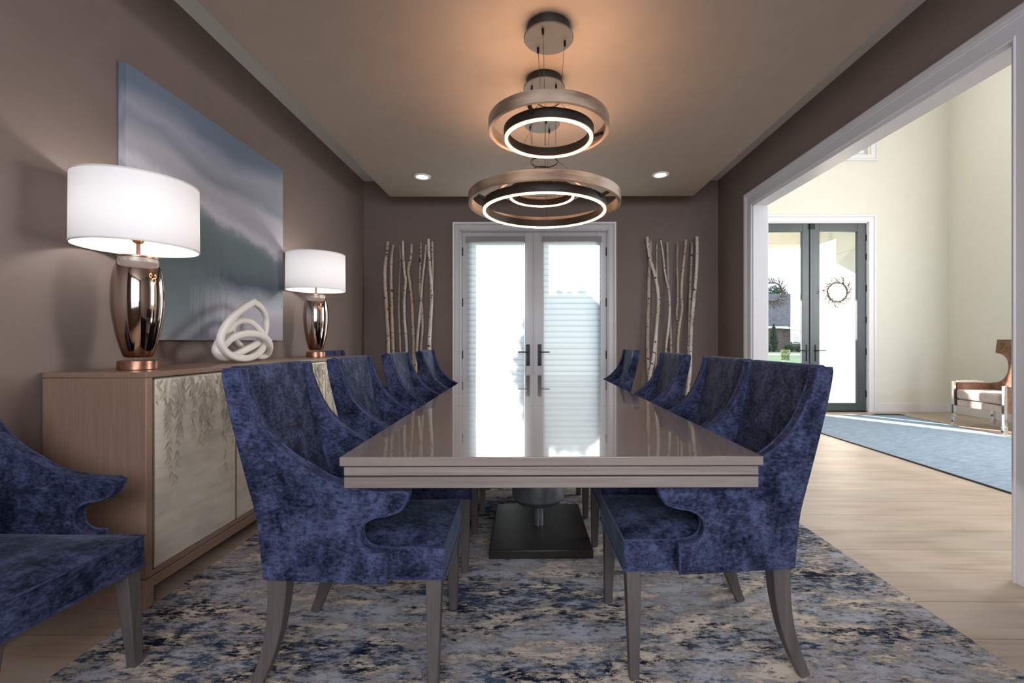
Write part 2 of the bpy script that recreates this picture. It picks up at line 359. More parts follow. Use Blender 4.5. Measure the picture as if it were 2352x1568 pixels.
def m_brick():
    m, nt, p = new_mat('red_brown_brick')
    b = N(nt, 'ShaderNodeTexBrick'); L(nt, coords(nt, rot=(R(90), 0, 0)), b.inputs['Vector'])
    b.inputs['Color1'].default_value = (0.09, 0.055, 0.05, 1); b.inputs['Color2'].default_value = (0.15, 0.10, 0.09, 1); b.inputs['Mortar'].default_value = (0.20, 0.18, 0.17, 1)
    b.inputs['Scale'].default_value = 1.0; b.inputs['Brick Width'].default_value = 0.42; b.inputs['Row Height'].default_value = 0.15; b.inputs['Mortar Size'].default_value = 0.012
    L(nt, b.outputs['Color'], p.inputs['Base Color']); p.inputs['Roughness'].default_value = 0.9; return m
M['brick'] = m_brick()
def m_block():
    m, nt, p = new_mat('white_block_masonry')
    b = N(nt, 'ShaderNodeTexBrick'); L(nt, coords(nt, rot=(R(90), 0, R(90))), b.inputs['Vector'])
    b.inputs['Color1'].default_value = (0.80, 0.77, 0.70, 1); b.inputs['Color2'].default_value = (0.84, 0.81, 0.75, 1); b.inputs['Mortar'].default_value = (0.70, 0.66, 0.58, 1)
    b.inputs['Scale'].default_value = 1.0; b.inputs['Brick Width'].default_value = 0.8; b.inputs['Row Height'].default_value = 0.4; b.inputs['Mortar Size'].default_value = 0.008
    L(nt, b.outputs['Color'], p.inputs['Base Color']); p.inputs['Roughness'].default_value = 0.9; return m
M['block'] = m_block()

# ------------------------------------------------------------------ mesh helpers
class MB:
    def __init__(self): self.v = []; self.f = []; self.m = []
    def add(self, vs, fs, mi=0):
        o = len(self.v); self.v += [tuple(x) for x in vs]; self.f += [tuple(i + o for i in f) for f in fs]; self.m += [mi] * len(fs); return self
    def box(self, x0, x1, y0, y1, z0, z1, mi=0):
        vs = [(x, y, z) for z in (z0, z1) for y in (y0, y1) for x in (x0, x1)]
        return self.add(vs, [(0, 2, 3, 1), (4, 5, 7, 6), (0, 1, 5, 4), (2, 6, 7, 3), (0, 4, 6, 2), (1, 3, 7, 5)], mi)
    def prism(self, poly, fn, d0, d1, mi=0):
        """poly: 2-D outline; fn(a,b,d) -> xyz"""
        n = len(poly); vs = [fn(a, b, d0) for a, b in poly] + [fn(a, b, d1) for a, b in poly]
        fs = [tuple(range(n))[::-1], tuple(range(n, 2 * n))] + [(i, (i + 1) % n, n + (i + 1) % n, n + i) for i in range(n)]
        return self.add(vs, fs, mi)
    def lathe(self, prof, seg=32, c=(0, 0, 0), cap=True, mi=0):
        vs = []; fs = []
        for r, z in prof:
            for k in range(seg):
                a = 2 * PI * k / seg; vs.append((c[0] + r * math.cos(a), c[1] + r * math.sin(a), c[2] + z))
        for i in range(len(prof) - 1):
            for k in range(seg):
                k2 = (k + 1) % seg; fs.append((i * seg + k, i * seg + k2, (i + 1) * seg + k2, (i + 1) * seg + k))
        if cap: fs.append(tuple(range(seg))[::-1]); fs.append(tuple((len(prof) - 1) * seg + k for k in range(seg)))
        return self.add(vs, fs, mi)
    def ring(self, prof, seg=96, c=(0, 0, 0), mi=0):
        """closed profile (r,z) revolved: torus-like"""
        n = len(prof); vs = []; fs = []
        for k in range(seg):
            a = 2 * PI * k / seg
            for r, z in prof: vs.append((c[0] + r * math.cos(a), c[1] + r * math.sin(a), c[2] + z))
        for k in range(seg):
            k2 = (k + 1) % seg
            for i in range(n):
                j = (i + 1) % n; fs.append((k * n + i, k2 * n + i, k2 * n + j, k * n + j))
        return self.add(vs, fs, mi)
    def tube(self, pts, rad, seg=8, closed=False, cap=True, sect=None, up=None, mi=0):
        pts = [Vector(p) for p in pts]; n = len(pts)
        rads = rad if isinstance(rad, (list, tuple)) else [rad] * n
        tang = []
        for i in range(n):
            a = pts[(i - 1) % n] if (closed or i > 0) else pts[i]; b = pts[(i + 1) % n] if (closed or i < n - 1) else pts[i]
            t = (b - a); tang.append(t.normalized() if t.length > 1e-9 else Vector((0, 0, 1)))
        u = Vector(up) if up else (Vector((0, 0, 1)) if abs(tang[0].z) < 0.9 else Vector((1, 0, 0)))
        u = (u - tang[0] * u.dot(tang[0])).normalized()
        vs = []; fs = []
        sec = sect or [(math.cos(2 * PI * k / seg), math.sin(2 * PI * k / seg)) for k in range(seg)]
        seg = len(sec)
        for i in range(n):
            if i > 0:
                u = (u - tang[i] * u.dot(tang[i]))
                u = u.normalized() if u.length > 1e-6 else tang[i].orthogonal().normalized()
            w = tang[i].cross(u)
            for a, b in sec: vs.append(pts[i] + (u * a + w * b) * rads[i])
        m = n if closed else n - 1
        for i in range(m):
            j = (i + 1) % n
            for k in range(seg):
                k2 = (k + 1) % seg; fs.append((i * seg + k, i * seg + k2, j * seg + k2, j * seg + k))
        if cap and not closed: fs.append(tuple(range(seg))[::-1]); fs.append(tuple((n - 1) * seg + k for k in range(seg)))
        return self.add(vs, fs, mi)
    def build(self, name, mats, parent=None, smooth=False, bevel=0, bseg=2, loc=None, angle=35):
        me = bpy.data.meshes.new(name); me.from_pydata(self.v, [], self.f)
        mats = mats if isinstance(mats, (list, tuple)) else [mats]
        for m in mats: me.materials.append(m)
        for p, i in zip(me.polygons, self.m): p.material_index = i
        bm = bmesh.new(); bm.from_mesh(me); bmesh.ops.recalc_face_normals(bm, faces=bm.faces); bm.to_mesh(me); bm.free()
        if smooth:
            for p in me.polygons: p.use_smooth = True
            me.update()
            try: me.set_sharp_from_angle(angle=R(angle))
            except Exception: pass
        o = bpy.data.objects.new(name, me); COL.objects.link(o)
        if parent: o.parent = parent
        if loc: o.location = loc
        if bevel:
            b = o.modifiers.new('bevel', 'BEVEL'); b.width = bevel; b.segments = bseg; b.limit_method = 'ANGLE'; b.angle_limit = R(40)
            b.harden_normals = False
            for p in me.polygons: p.use_smooth = True
            try: me.set_sharp_from_angle(angle=R(50))
            except Exception: pass
        return o
def catmull(pts, n=8, closed=False):
    pts = [Vector(p) for p in pts]; out = []; k = len(pts)
    rng = range(k) if closed else range(k - 1)
    for i in rng:
        p0 = pts[(i - 1) % k] if closed or i > 0 else pts[i]; p1 = pts[i]; p2 = pts[(i + 1) % k]
        p3 = pts[(i + 2) % k] if closed or i + 2 < k else p2
        for j in range(n):
            t = j / n
            out.append(0.5 * ((2 * p1) + (p2 - p0) * t + (2 * p0 - 5 * p1 + 4 * p2 - p3) * t * t + (3 * p1 - 3 * p2 + p3 - p0) * t ** 3))
    if not closed: out.append(pts[-1])
    return out
def thing(name, label, cat, loc=(0, 0, 0), rz=0, group=None):
    o = bpy.data.objects.new(name, None); o.empty_display_size = 0.1; COL.objects.link(o); o.location = loc; o.rotation_euler = (0, 0, rz)
    o['label'] = label; o['category'] = cat
    if group: o['group'] = group
    return o
def tag(o, label, cat, group=None, kind=None):
    o['label'] = label; o['category'] = cat
    if group: o['group'] = group
    if kind: o['kind'] = kind
    return o
def struct(o, label=None):
    o['kind'] = 'structure'
    if label: o['label'] = label
    return o
def dup(root, loc, rz, label, group=None):
    r = root.copy(); COL.objects.link(r); r.location = loc; r.rotation_euler = (0, 0, rz); r['label'] = label
    if group: r['group'] = group
    for ch in list(root.children):
        c = ch.copy(); COL.objects.link(c); c.parent = r
        for g in list(ch.children):
            d = g.copy(); COL.objects.link(d); d.parent = c
    return r

# ------------------------------------------------------------------ room shell
XL, XR, YF, YN, ZC = -2.036, 2.24, 5.47, -1.6, 3.05
T = 0.14
D0, D1, DZ = -0.86, 0.915, 2.45          # french door opening
O0, O1, OZ = 2.114, 4.61, 2.50           # opening to the foyer
FX, FY, FZ, FN = 6.54, 7.17, 5.6, -2.0   # foyer
E0, E1, EZ = 3.53, 5.295, 2.985          # front door opening
struct(MB().box(XL - 0.2, FX + 0.2, FN - 0.2, FY + 0.2, -0.12, 0.0).build('floor', M['floor']), 'pale oak plank floor')
m = MB()
m.box(XL - 0.15, XL, YN, YF + 0.2, 0, ZC + 0.1)
struct(m.build('wall_left', M['wall']), 'taupe painted wall behind the sideboard')
m = MB()
m.box(XL, D0, YF, YF + 0.16, 0, ZC + 0.1).box(D1, XR, YF, YF + 0.16, 0, ZC + 0.1).box(D0, D1, YF, YF + 0.16, DZ, ZC + 0.1)
struct(m.build('wall_far', M['wall']), 'dark taupe wall around the french doors')
m = MB()   # two skins: taupe to the dining room, cream to the foyer
m.box(XR, XR + T / 2, O1, YF + 0.16, 0, FZ).box(XR, XR + T / 2, YN, O0, 0, FZ).box(XR, XR + T / 2, O0, O1, OZ, FZ)
m.box(XR + T / 2, XR + T, O1, FY, 0, FZ, 1).box(XR + T / 2, XR + T, FN, O0, 0, FZ, 1).box(XR + T / 2, XR + T, O0, O1, OZ, FZ, 1)
struct(m.build('wall_right', [M['wall'], M['cream']]), 'dark taupe wall with the wide cased opening')
m = MB()   # wall behind the camera with its window
m.box(XL, -1.0, YN - 0.15, YN, 0, ZC + 0.1).box(1.7, XR, YN - 0.15, YN, 0, ZC + 0.1).box(-1.0, 1.7, YN - 0.15, YN, 0, 0.85).box(-1.0, 1.7, YN - 0.15, YN, 2.65, ZC + 0.1)
struct(m.build('wall_near', M['wall']))
struct(MB().box(XL, XR, YN, YF, ZC, ZC + 0.1).build('ceiling', M['soffit']), 'pale recessed perimeter ceiling')
PZ = 2.716
struct(MB().box(XL + 0.457, XR - 0.457, YN + 0.45, YF - 0.455, PZ, ZC).build('ceiling_panel', M['ceil'], bevel=0.004), 'lowered taupe ceiling panel')
# foyer shell
m = MB()
m.box(XR + T, E0, FY, FY + 0.16, 0, FZ).box(E1, FX, FY, FY + 0.16, 0, FZ).box(E0, E1, FY, FY + 0.16, EZ, 4.05).box(E0, E1, FY, FY + 0.16, 5.25, FZ)
struct(m.build('wall_foyer_far', M['cream']), 'cream foyer wall around the front doors')
struct(MB().box(FX, FX + 0.15, FN, FY + 0.16, 0, FZ).build('wall_foyer_right', M['cream']), 'cream foyer wall behind the armchair')
m = MB()
m.box(XR + T, 2.8, FN - 0.15, FN, 0, FZ).box(6.1, FX, FN - 0.15, FN, 0, FZ).box(2.8, 6.1, FN - 0.15, FN, 0, 1.4).box(2.8, 6.1, FN - 0.15, FN, 5.0, FZ)
struct(m.build('wall_foyer_near', M['cream']))
struct(MB().box(XR, FX + 0.15, FN, FY + 0.16, FZ, FZ + 0.1).build('ceiling_foyer', M['soffit']))

# casings: profile (a = away from the opening, b = out of the wall)
CAS = [(0.0, 0), (0.0, 0.018), (0.012, 0.022), (0.018, 0.016), (0.085, 0.018), (0.092, 0.026), (0.10, 0.020), (0.106, 0.030), (0.128, 0.034), (0.138, 0.028), (0.138, 0)]
def casing(name, plane, a0, a1, top, c, sgn, label, scale=1.0, bottom=None, prof=CAS):
    m = MB(); st = []
    b0 = bottom if bottom is not None else 0.0
    for (ca, cz, da, dz) in ((a0, b0, -1, 0 if bottom is None else -1), (a0, top, -1, 1), (a1, top, 1, 1), (a1, b0, 1, 0 if bottom is None else -1)):
        row = []
        for a, b in prof:
            aa = ca + da * a * scale; zz = cz + dz * a * scale; dd = c + sgn * b
            row.append((aa, dd, zz) if plane == 'Y' else (dd, aa, zz))
        st.append(row)
    n = len(prof); vs = sum(st, []); fs = []
    k = 4 if bottom is not None else 3
    for s in range(k):
        s2 = (s + 1) % 4
        for i in range(n):
            j = (i + 1) % n; fs.append((s * n + i, s * n + j, s2 * n + j, s2 * n + i))
    if bottom is None: fs.append(tuple(range(n))); fs.append(tuple(3 * n + i for i in range(n))[::-1])
    m.add(vs, fs)
    return struct(m.build(name, M['trim'], smooth=True, angle=20), label)
casing('trim_1', 'Y', D0, D1, DZ, YF, -1, 'white casing around the french doors', 0.72)
casing('trim_2', 'X', O0, O1, OZ, XR, -1, 'white casing of the foyer opening', 1.0)
casing('trim_3', 'X', O0, O1, OZ, XR + T, 1, None, 1.0)
casing('trim_4', 'Y', E0, E1, EZ + 0.005, FY, -1, 'white casing around the front doors', 0.82)
casing('trim_5', 'Y', E0 - 0.03, E1 + 0.035, 5.25, FY, -1, 'white casing of the window above the doors', 0.72, bottom=4.05)
m = MB()  # jamb lining of the opening
m.box(XR - 0.001, XR + T + 0.001, O1 - 0.014, O1 + 0.001, 0, OZ).box(XR - 0.001, XR + T + 0.001, O0 - 0.001, O0 + 0.014, 0, OZ).box(XR - 0.001, XR + T + 0.001, O0, O1, OZ - 0.014, OZ + 0.001)
struct(m.build('trim_6', M['trim']), 'white lining of the foyer opening')
def base(name, segs, label=None):
    m = MB()
    for s in segs: m.box(*s)
    struct(m.build(name, M['trim'], bevel=0.004), label)
base('baseboard_far', [(XL, D0 - 0.10, YF - 0.018, YF, 0, 0.14), (D1 + 0.10, XR, YF - 0.018, YF, 0, 0.14)])
base('baseboard_left', [(XL, XL + 0.018, YN, YF, 0, 0.14)])
base('baseboard_right', [(XR - 0.018, XR, O1 + 0.14, YF, 0, 0.14), (XR - 0.018, XR, YN, O0 - 0.14, 0, 0.14)])
base('baseboard_foyer_far', [(E1 + 0.115, FX, FY - 0.02, FY, 0, 0.14), (XR + T, E0 - 0.115, FY - 0.02, FY, 0, 0.14)], 'white foyer baseboard beside the front doors')
base('baseboard_foyer_right', [(FX - 0.02, FX, FN, FY, 0, 0.14)], 'white foyer baseboard behind the armchair')
# window in the wall behind the camera and the tall foyer window (the daylight above stands just inside them)
def win(name, x0, x1, z0, z1, y, nx, parent=None):
    m = MB(); m.box(x0, x1, y, y + 0.06, z0, z0 + 0.06).box(x0, x1, y, y + 0.06, z1 - 0.06, z1)
    for i in range(nx + 1):
        c = x0 + 0.03 + (x1 - x0 - 0.06) * i / nx; m.box(c - 0.03, c + 0.03, y, y + 0.06, z0 + 0.06, z1 - 0.06)
    return struct(m.build(name, M['white']))
w1 = win('window_1', -1.0, 1.7, 0.85, 2.65, YN - 0.12, 3)
MB().box(-0.95, 1.65, YN - 0.09, YN - 0.085, 0.9, 2.6).build('pane', M['glass'], w1)
w2 = win('window_2', 2.8, 6.1, 1.4, 5.0, FN - 0.12, 3)
MB().box(2.85, 6.05, FN - 0.09, FN - 0.085, 1.45, 4.95).build('pane', M['glass'], w2)
w3 = win('window_3', E0, E1 + 0.0, 4.05, 5.25, FY + 0.05, 2); w3['label'] = 'white framed window above the front doors'
MB().box(E0 + 0.05, E1 - 0.05, FY + 0.08, FY + 0.085, 4.1, 5.2).build('pane', M['glass'], w3)

# ------------------------------------------------------------------ doors
def handle(parent, x, y, z, dirx, h=0.26, w=0.044, lever=0.12, mat='black', proj=0.05):
    hd = MB().box(x - w / 2, x + w / 2, y - 0.010, y, z - h / 2, z + h / 2).build('handle', M[mat], parent, bevel=0.002)
    m = MB(); m.box(min(x, x + dirx * lever) , max(x, x + dirx * lever), y - proj, y - proj + 0.014, z + 0.03, z + 0.046)
    m.box(x - 0.008, x + 0.008, y - proj, y - 0.009, z + 0.03, z + 0.046)
    m.build('lever', M[mat], hd, bevel=0.002)
    return hd
def leaf(name, x0, x1, z0, z1, y, th, mat, st, top, bot, hinge_x, hzs, label):
    m = MB(); m.box(x0, x0 + st, y, y + th, z0, z1).box(x1 - st, x1, y, y + th, z0, z1)
    m.box(x0 + st, x1 - st, y, y + th, z1 - top, z1).box(x0 + st, x1 - st, y, y + th, z0, z0 + bot)
    o = struct(m.build(name, mat, bevel=0.004), label)
    MB().box(x0 + st - 0.01, x1 - st + 0.01, y + th * 0.45, y + th * 0.45 + 0.006, z0 + bot - 0.01, z1 - top + 0.01).build('glass_pane', M['glass'], o)
    for hz in hzs:
        mm = MB(); mm.lathe([(0.008, -0.055), (0.008, 0.055)], 10, (hinge_x, y - 0.006, hz)); mm.box(hinge_x - 0.016, hinge_x + 0.016, y - 0.004, y + 0.002, hz - 0.05, hz + 0.05)
        mm.build('hinge', M['black'], o)
    return o
ym = YF + 0.03
xm = 0.0275
d1 = leaf('door_1', D0 + 0.012, xm - 0.002, 0.01, DZ - 0.012, ym, 0.045, M['white'], 0.115, 0.13, 0.25, D0 + 0.006, (0.25, 0.95, 1.585, 2.20), 'left french door leaf with sheer shade')
d2 = leaf('door_2', xm + 0.002, D1 - 0.012, 0.01, DZ - 0.012, ym, 0.045, M['white'], 0.115, 0.13, 0.25, D1 - 0.006, (0.25, 0.95, 1.585, 2.20), 'right french door leaf with sheer shade')
handle(d1, xm - 0.075, ym, 0.945, -1); handle(d2, xm + 0.065, ym, 0.945, 1)
MB().box(xm - 0.012, xm + 0.012, ym - 0.016, ym + 0.002, 0.01, DZ - 0.012).build('astragal', M['white'], d1, bevel=0.003)
for d, a, b in ((d1, -0.80, -0.085), (d2, 0.125, 0.838)):
    MB().box(a, b, ym - 0.055, ym - 0.002, 2.31, 2.375).build('shade_headrail', M['valance'], d, bevel=0.004)
    nb = int((2.31 - 0.30) / 0.068); prof = []
    for i in range(nb + 1):
        z = 0.30 + i * 0.068
        for j in range(4):
            t = j / 4; prof.append((-0.030 - 0.006 * math.sin(PI * t) , z + t * 0.068))
    vs = []; fs = []
    for o_, z in prof: vs += [(a + 0.015, ym + o_, z), (b - 0.01, ym + o_, z)]
    for i in range(len(prof) - 1): fs.append((2 * i, 2 * i + 1, 2 * i + 3, 2 * i + 2))
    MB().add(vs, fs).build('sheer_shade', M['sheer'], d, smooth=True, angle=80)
    MB().box(a + 0.012, b - 0.007, ym - 0.042, ym - 0.022, 0.275, 0.302).build('shade_bottom_rail', M['valance'], d, bevel=0.003)
# jamb of the french doors
m = MB(); m.box(D0, D0 + 0.010, YF - 0.002, YF + 0.16, 0, DZ).box(D1 - 0.010, D1, YF - 0.002, YF + 0.16, 0, DZ).box(D0, D1, YF - 0.002, YF + 0.16, DZ - 0.010, DZ)
struct(m.build('trim_7', M['trim']), 'white jamb of the french doors')

fm = 4.415; fy = FY + 0.03
hz = (0.28, 0.95, 1.45, 1.95, 2.45, 2.75)
d3 = leaf('door_3', E0 + 0.012, fm - 0.003, 0.012, EZ - 0.012, fy, 0.05, M['slate'], 0.135, 0.125, 0.125, E0 + 0.004, hz, 'left dark grey front door leaf')
d4 = leaf('door_4', fm + 0.003, E1 - 0.012, 0.012, EZ - 0.012, fy, 0.05, M['slate'], 0.135, 0.125, 0.125, E1 - 0.004, hz, 'right dark grey front door leaf')
handle(d3, fm - 0.07, fy, 0.93, -1, h=0.26, w=0.016, lever=0.14); handle(d4, fm + 0.07, fy, 0.93, 1, h=0.26, w=0.016, lever=0.14)
MB().box(fm - 0.022, fm + 0.022, fy - 0.018, fy + 0.002, 0.012, EZ - 0.012).build('astragal', M['slate'], d3, bevel=0.004)
MB().box(fm - 0.03, fm + 0.05, fy - 0.03, fy - 0.012, EZ - 0.10, EZ - 0.02).build('flush_bolt', M['black'], d4, bevel=0.003)
m = MB(); m.box(E0, E0 + 0.010, FY - 0.002, FY + 0.16, 0, EZ).box(E1 - 0.010, E1, FY - 0.002, FY + 0.16, 0, EZ).box(E0, E1, FY - 0.002, FY + 0.16, EZ - 0.010, EZ)
struct(m.build('trim_8', M['trim']), 'white jamb of the front doors')
struct(MB().box(E0 + 0.01, E1 - 0.01, FY, FY + 0.16, 0, 0.011).build('trim_9', M['black']), 'dark threshold of the front doors')

# ------------------------------------------------------------------ ceiling fixtures
def downlight(x, y, label):
    t = thing('recessed_light', label, 'light', (x, y, PZ), 0, 'recessed ceiling lights')
    MB().ring([(0.055, -0.002), (0.055, -0.008), (0.062, -0.012), (0.078, -0.010), (0.082, -0.001), (0.08, 0.0)], 40).build('trim_ring', M['soffit'], t, smooth=True)
    MB().lathe([(0.054, -0.006), (0.054, -0.002)], 32).build('lens', M['down'], t)
p = at(970, 404, 4.395); downlight(p.x, 4.395, 'small round recessed ceiling light left of the chandeliers')
p = at(1517, 399, 4.36); downlight(p.x, 4.36, 'small round recessed ceiling light right of the chandeliers')

def chandelier(x, y, rw, rl, zl, hubz, hubr, label, rot, bigz=0.0):
    t = thing('ring_chandelier', label, 'chandelier', (x, y, PZ), rot, 'ring chandeliers over the dining table')
    cnp = MB().lathe([(0.108, -0.052), (0.110, -0.048), (0.110, 0.0)], 48).build('canopy', M['blackring'], t, smooth=True)
    MB().lathe([(0.124, -0.060), (0.127, -0.057), (0.127, -0.053), (0.124, -0.051)], 64).build('canopy_plate', M['nickel'], cnp, smooth=True)
    dz = zl - PZ                 # led underside
    hz_ = hubz - PZ
    zr0, zr1 = dz + 0.040, dz + 0.098    # wood ring
    for k in range(3):
        a = 2 * PI * k / 3 + 0.5
        c, s = math.cos(a), math.sin(a)
        m = MB(); m.tube([(0.085 * c, 0.085 * s, -0.056), (hubr * c, hubr * s, hz_), (rl * c, rl * s, dz + 0.045)], 0.0013, 6)
        cb = m.build('cable', M['cord'], t)
        MB().lathe([(0.0065, -0.088), (0.0065, -0.058)], 12, (0.085 * c, 0.085 * s, 0)).build('cable_grip', M['black'], cb, smooth=True)
    pts = [(hubr * math.cos(2 * PI * k / 40), hubr * math.sin(2 * PI * k / 40), hz_) for k in range(40)]
    MB().tube(pts, 0.003, 6, closed=True).build('hub_ring', M['black'], t, smooth=True)
    MB().ring([(rw - 0.020, zr0), (rw, zr0), (rw, zr1), (rw - 0.020, zr1)], 96).build('wood_ring', M['ringwood'], t, bevel=0.002, smooth=True)
    ir = MB().ring([(rl - 0.012, dz + 0.008), (rl - 0.012, dz + 0.054), (rl - 0.009, dz + 0.054), (rl - 0.009, dz + 0.034), (rl + 0.009, dz + 0.034), (rl + 0.009, dz + 0.054), (rl + 0.012, dz + 0.054), (rl + 0.012, dz + 0.008)], 96).build('inner_ring', M['blackring'], t, smooth=True)
    MB().ring([(rl - 0.0065, dz), (rl - 0.0065, dz + 0.0075), (rl + 0.0065, dz + 0.0075), (rl + 0.0065, dz)], 96).build('led_strip', M['led'], ir, smooth=True)
    MB().ring([(rl - 0.007, dz + 0.036), (rl - 0.007, dz + 0.039), (rl + 0.007, dz + 0.039), (rl + 0.007, dz + 0.036)], 96).build('upward_led_strip', M['ledup'], ir, smooth=True)
    for k in range(3):
        a = 2 * PI * k / 3 + 0.5
        c, s = math.cos(a), math.sin(a)
        MB().tube([((rl + 0.010) * c, (rl + 0.010) * s, dz + 0.035), ((rw - 0.014) * c, (rw - 0.014) * s, zr0 + 0.02)], 0.0075, sect=[(1, 1), (-1, 1), (-1, -1), (1, -1)]).build('strut', M['blackring'], t)
    return t
chandelier(0.085, 2.32, 0.307, 0.2176, 2.138, 2.34, 0.06, 'nearest small double-ring chandelier hanging above the near half of the table', R(100))
chandelier(0.075, 2.78, 0.4625, 0.368, 1.898, 2.21, 0.082, 'largest double-ring chandelier hanging lowest over the middle of the table', R(57))
chandelier(0.070, 3.24, 0.304, 0.2236, 2.138, 2.34, 0.06, 'farthest small double-ring chandelier seen through the big ring', R(20))

# ------------------------------------------------------------------ dining table
TY0, TY1, THW = 1.375, 4.69, 0.645
table = thing('dining_table', 'long glossy taupe dining table with stepped edge and two pedestals', 'table', (0.036, 3.0, 0), R(0.9))
def tbox(m, hw, y0, y1, z0, z1, mi=0): m.box(-hw, hw, y0, y1, z0, z1, mi)
ty0, ty1 = TY0 - 3.0, TY1 - 3.0
m = MB(); seams = (ty0, 2.46 - 3.0, 3.06 - 3.0, 3.66 - 3.0, ty1)
for i in range(4): tbox(m, THW, seams[i] + (0.0006 if i else 0), seams[i + 1] - (0.0006 if i < 3 else 0), 0.732, 0.760)
m.build('tabletop', M['tabletop'], table, bevel=0.0025)
m = MB(); tbox(m, THW - 0.010, ty0 + 0.010, ty1 - 0.010, 0.7005, 0.7275); tbox(m, THW - 0.028, ty0 + 0.028, ty1 - 0.028, 0.7275, 0.732)
m.build('upper_edge_band', M['tableedge'], table, bevel=0.004)
m = MB(); tbox(m, THW - 0.010, ty0 + 0.010, ty1 - 0.010, 0.662, 0.696); tbox(m, THW - 0.028, ty0 + 0.028, ty1 - 0.028, 0.696, 0.7005)
m.build('lower_edge_band', M['tableedge'], table, bevel=0.004)
for py_ in (2.62 - 3.0, 3.95 - 3.0):
    pd = MB().lathe([(0.03, 0.05), (0.028, 0.17), (0.06, 0.175), (0.125, 0.19), (0.15, 0.22), (0.152, 0.26), (0.14, 0.34), (0.115, 0.45), (0.09, 0.55), (0.09, 0.60), (0.16, 0.62), (0.16, 0.662)], 48, (-0.005, py_, 0)).build('pedestal', M['dome'], table, smooth=True)
    MB().box(-0.265, 0.265, py_ - 0.33, py_ + 0.33, 0.010, 0.055).build('plinth', M['pedestal'], pd, bevel=0.005)

# ------------------------------------------------------------------ dining chairs
WING_FRONT = [(-0.072, 1.014), (-0.064, 0.97), (-0.045, 0.916), (-0.011, 0.841), (0.038, 0.780), (0.093, 0.735), (0.147, 0.705), (0.195, 0.676), (0.247, 0.657), (0.31, 0.644), (0.38, 0.638), (0.435, 0.637)]
WING_TIP = [(0.452, 0.630), (0.443, 0.605), (0.426, 0.580), (0.388, 0.566), (0.347, 0.558), (0.315, 0.539), (0.302, 0.512), (0.306, 0.480), (0.326, 0.460), (0.350, 0.452), (0.382, 0.452)]
REAR = [(0.0, 0.360), (-0.008, 0.444), (-0.020, 0.546), (-0.055, 0.677), (-0.098, 0.841), (-0.122, 0.95), (-0.130, 1.005)]
def smooth2(pts, n=5): return [(v.x, v.y) for v in catmull([(a, b, 0) for a, b in pts], n)]
wf = smooth2(WING_FRONT, 4); wt = smooth2(WING_TIP, 4); rr = smooth2(REAR, 3)
OUT = rr + [(-0.124, 1.014)] + wf + wt + [(0.382, 0.350)]
HB = 0.237
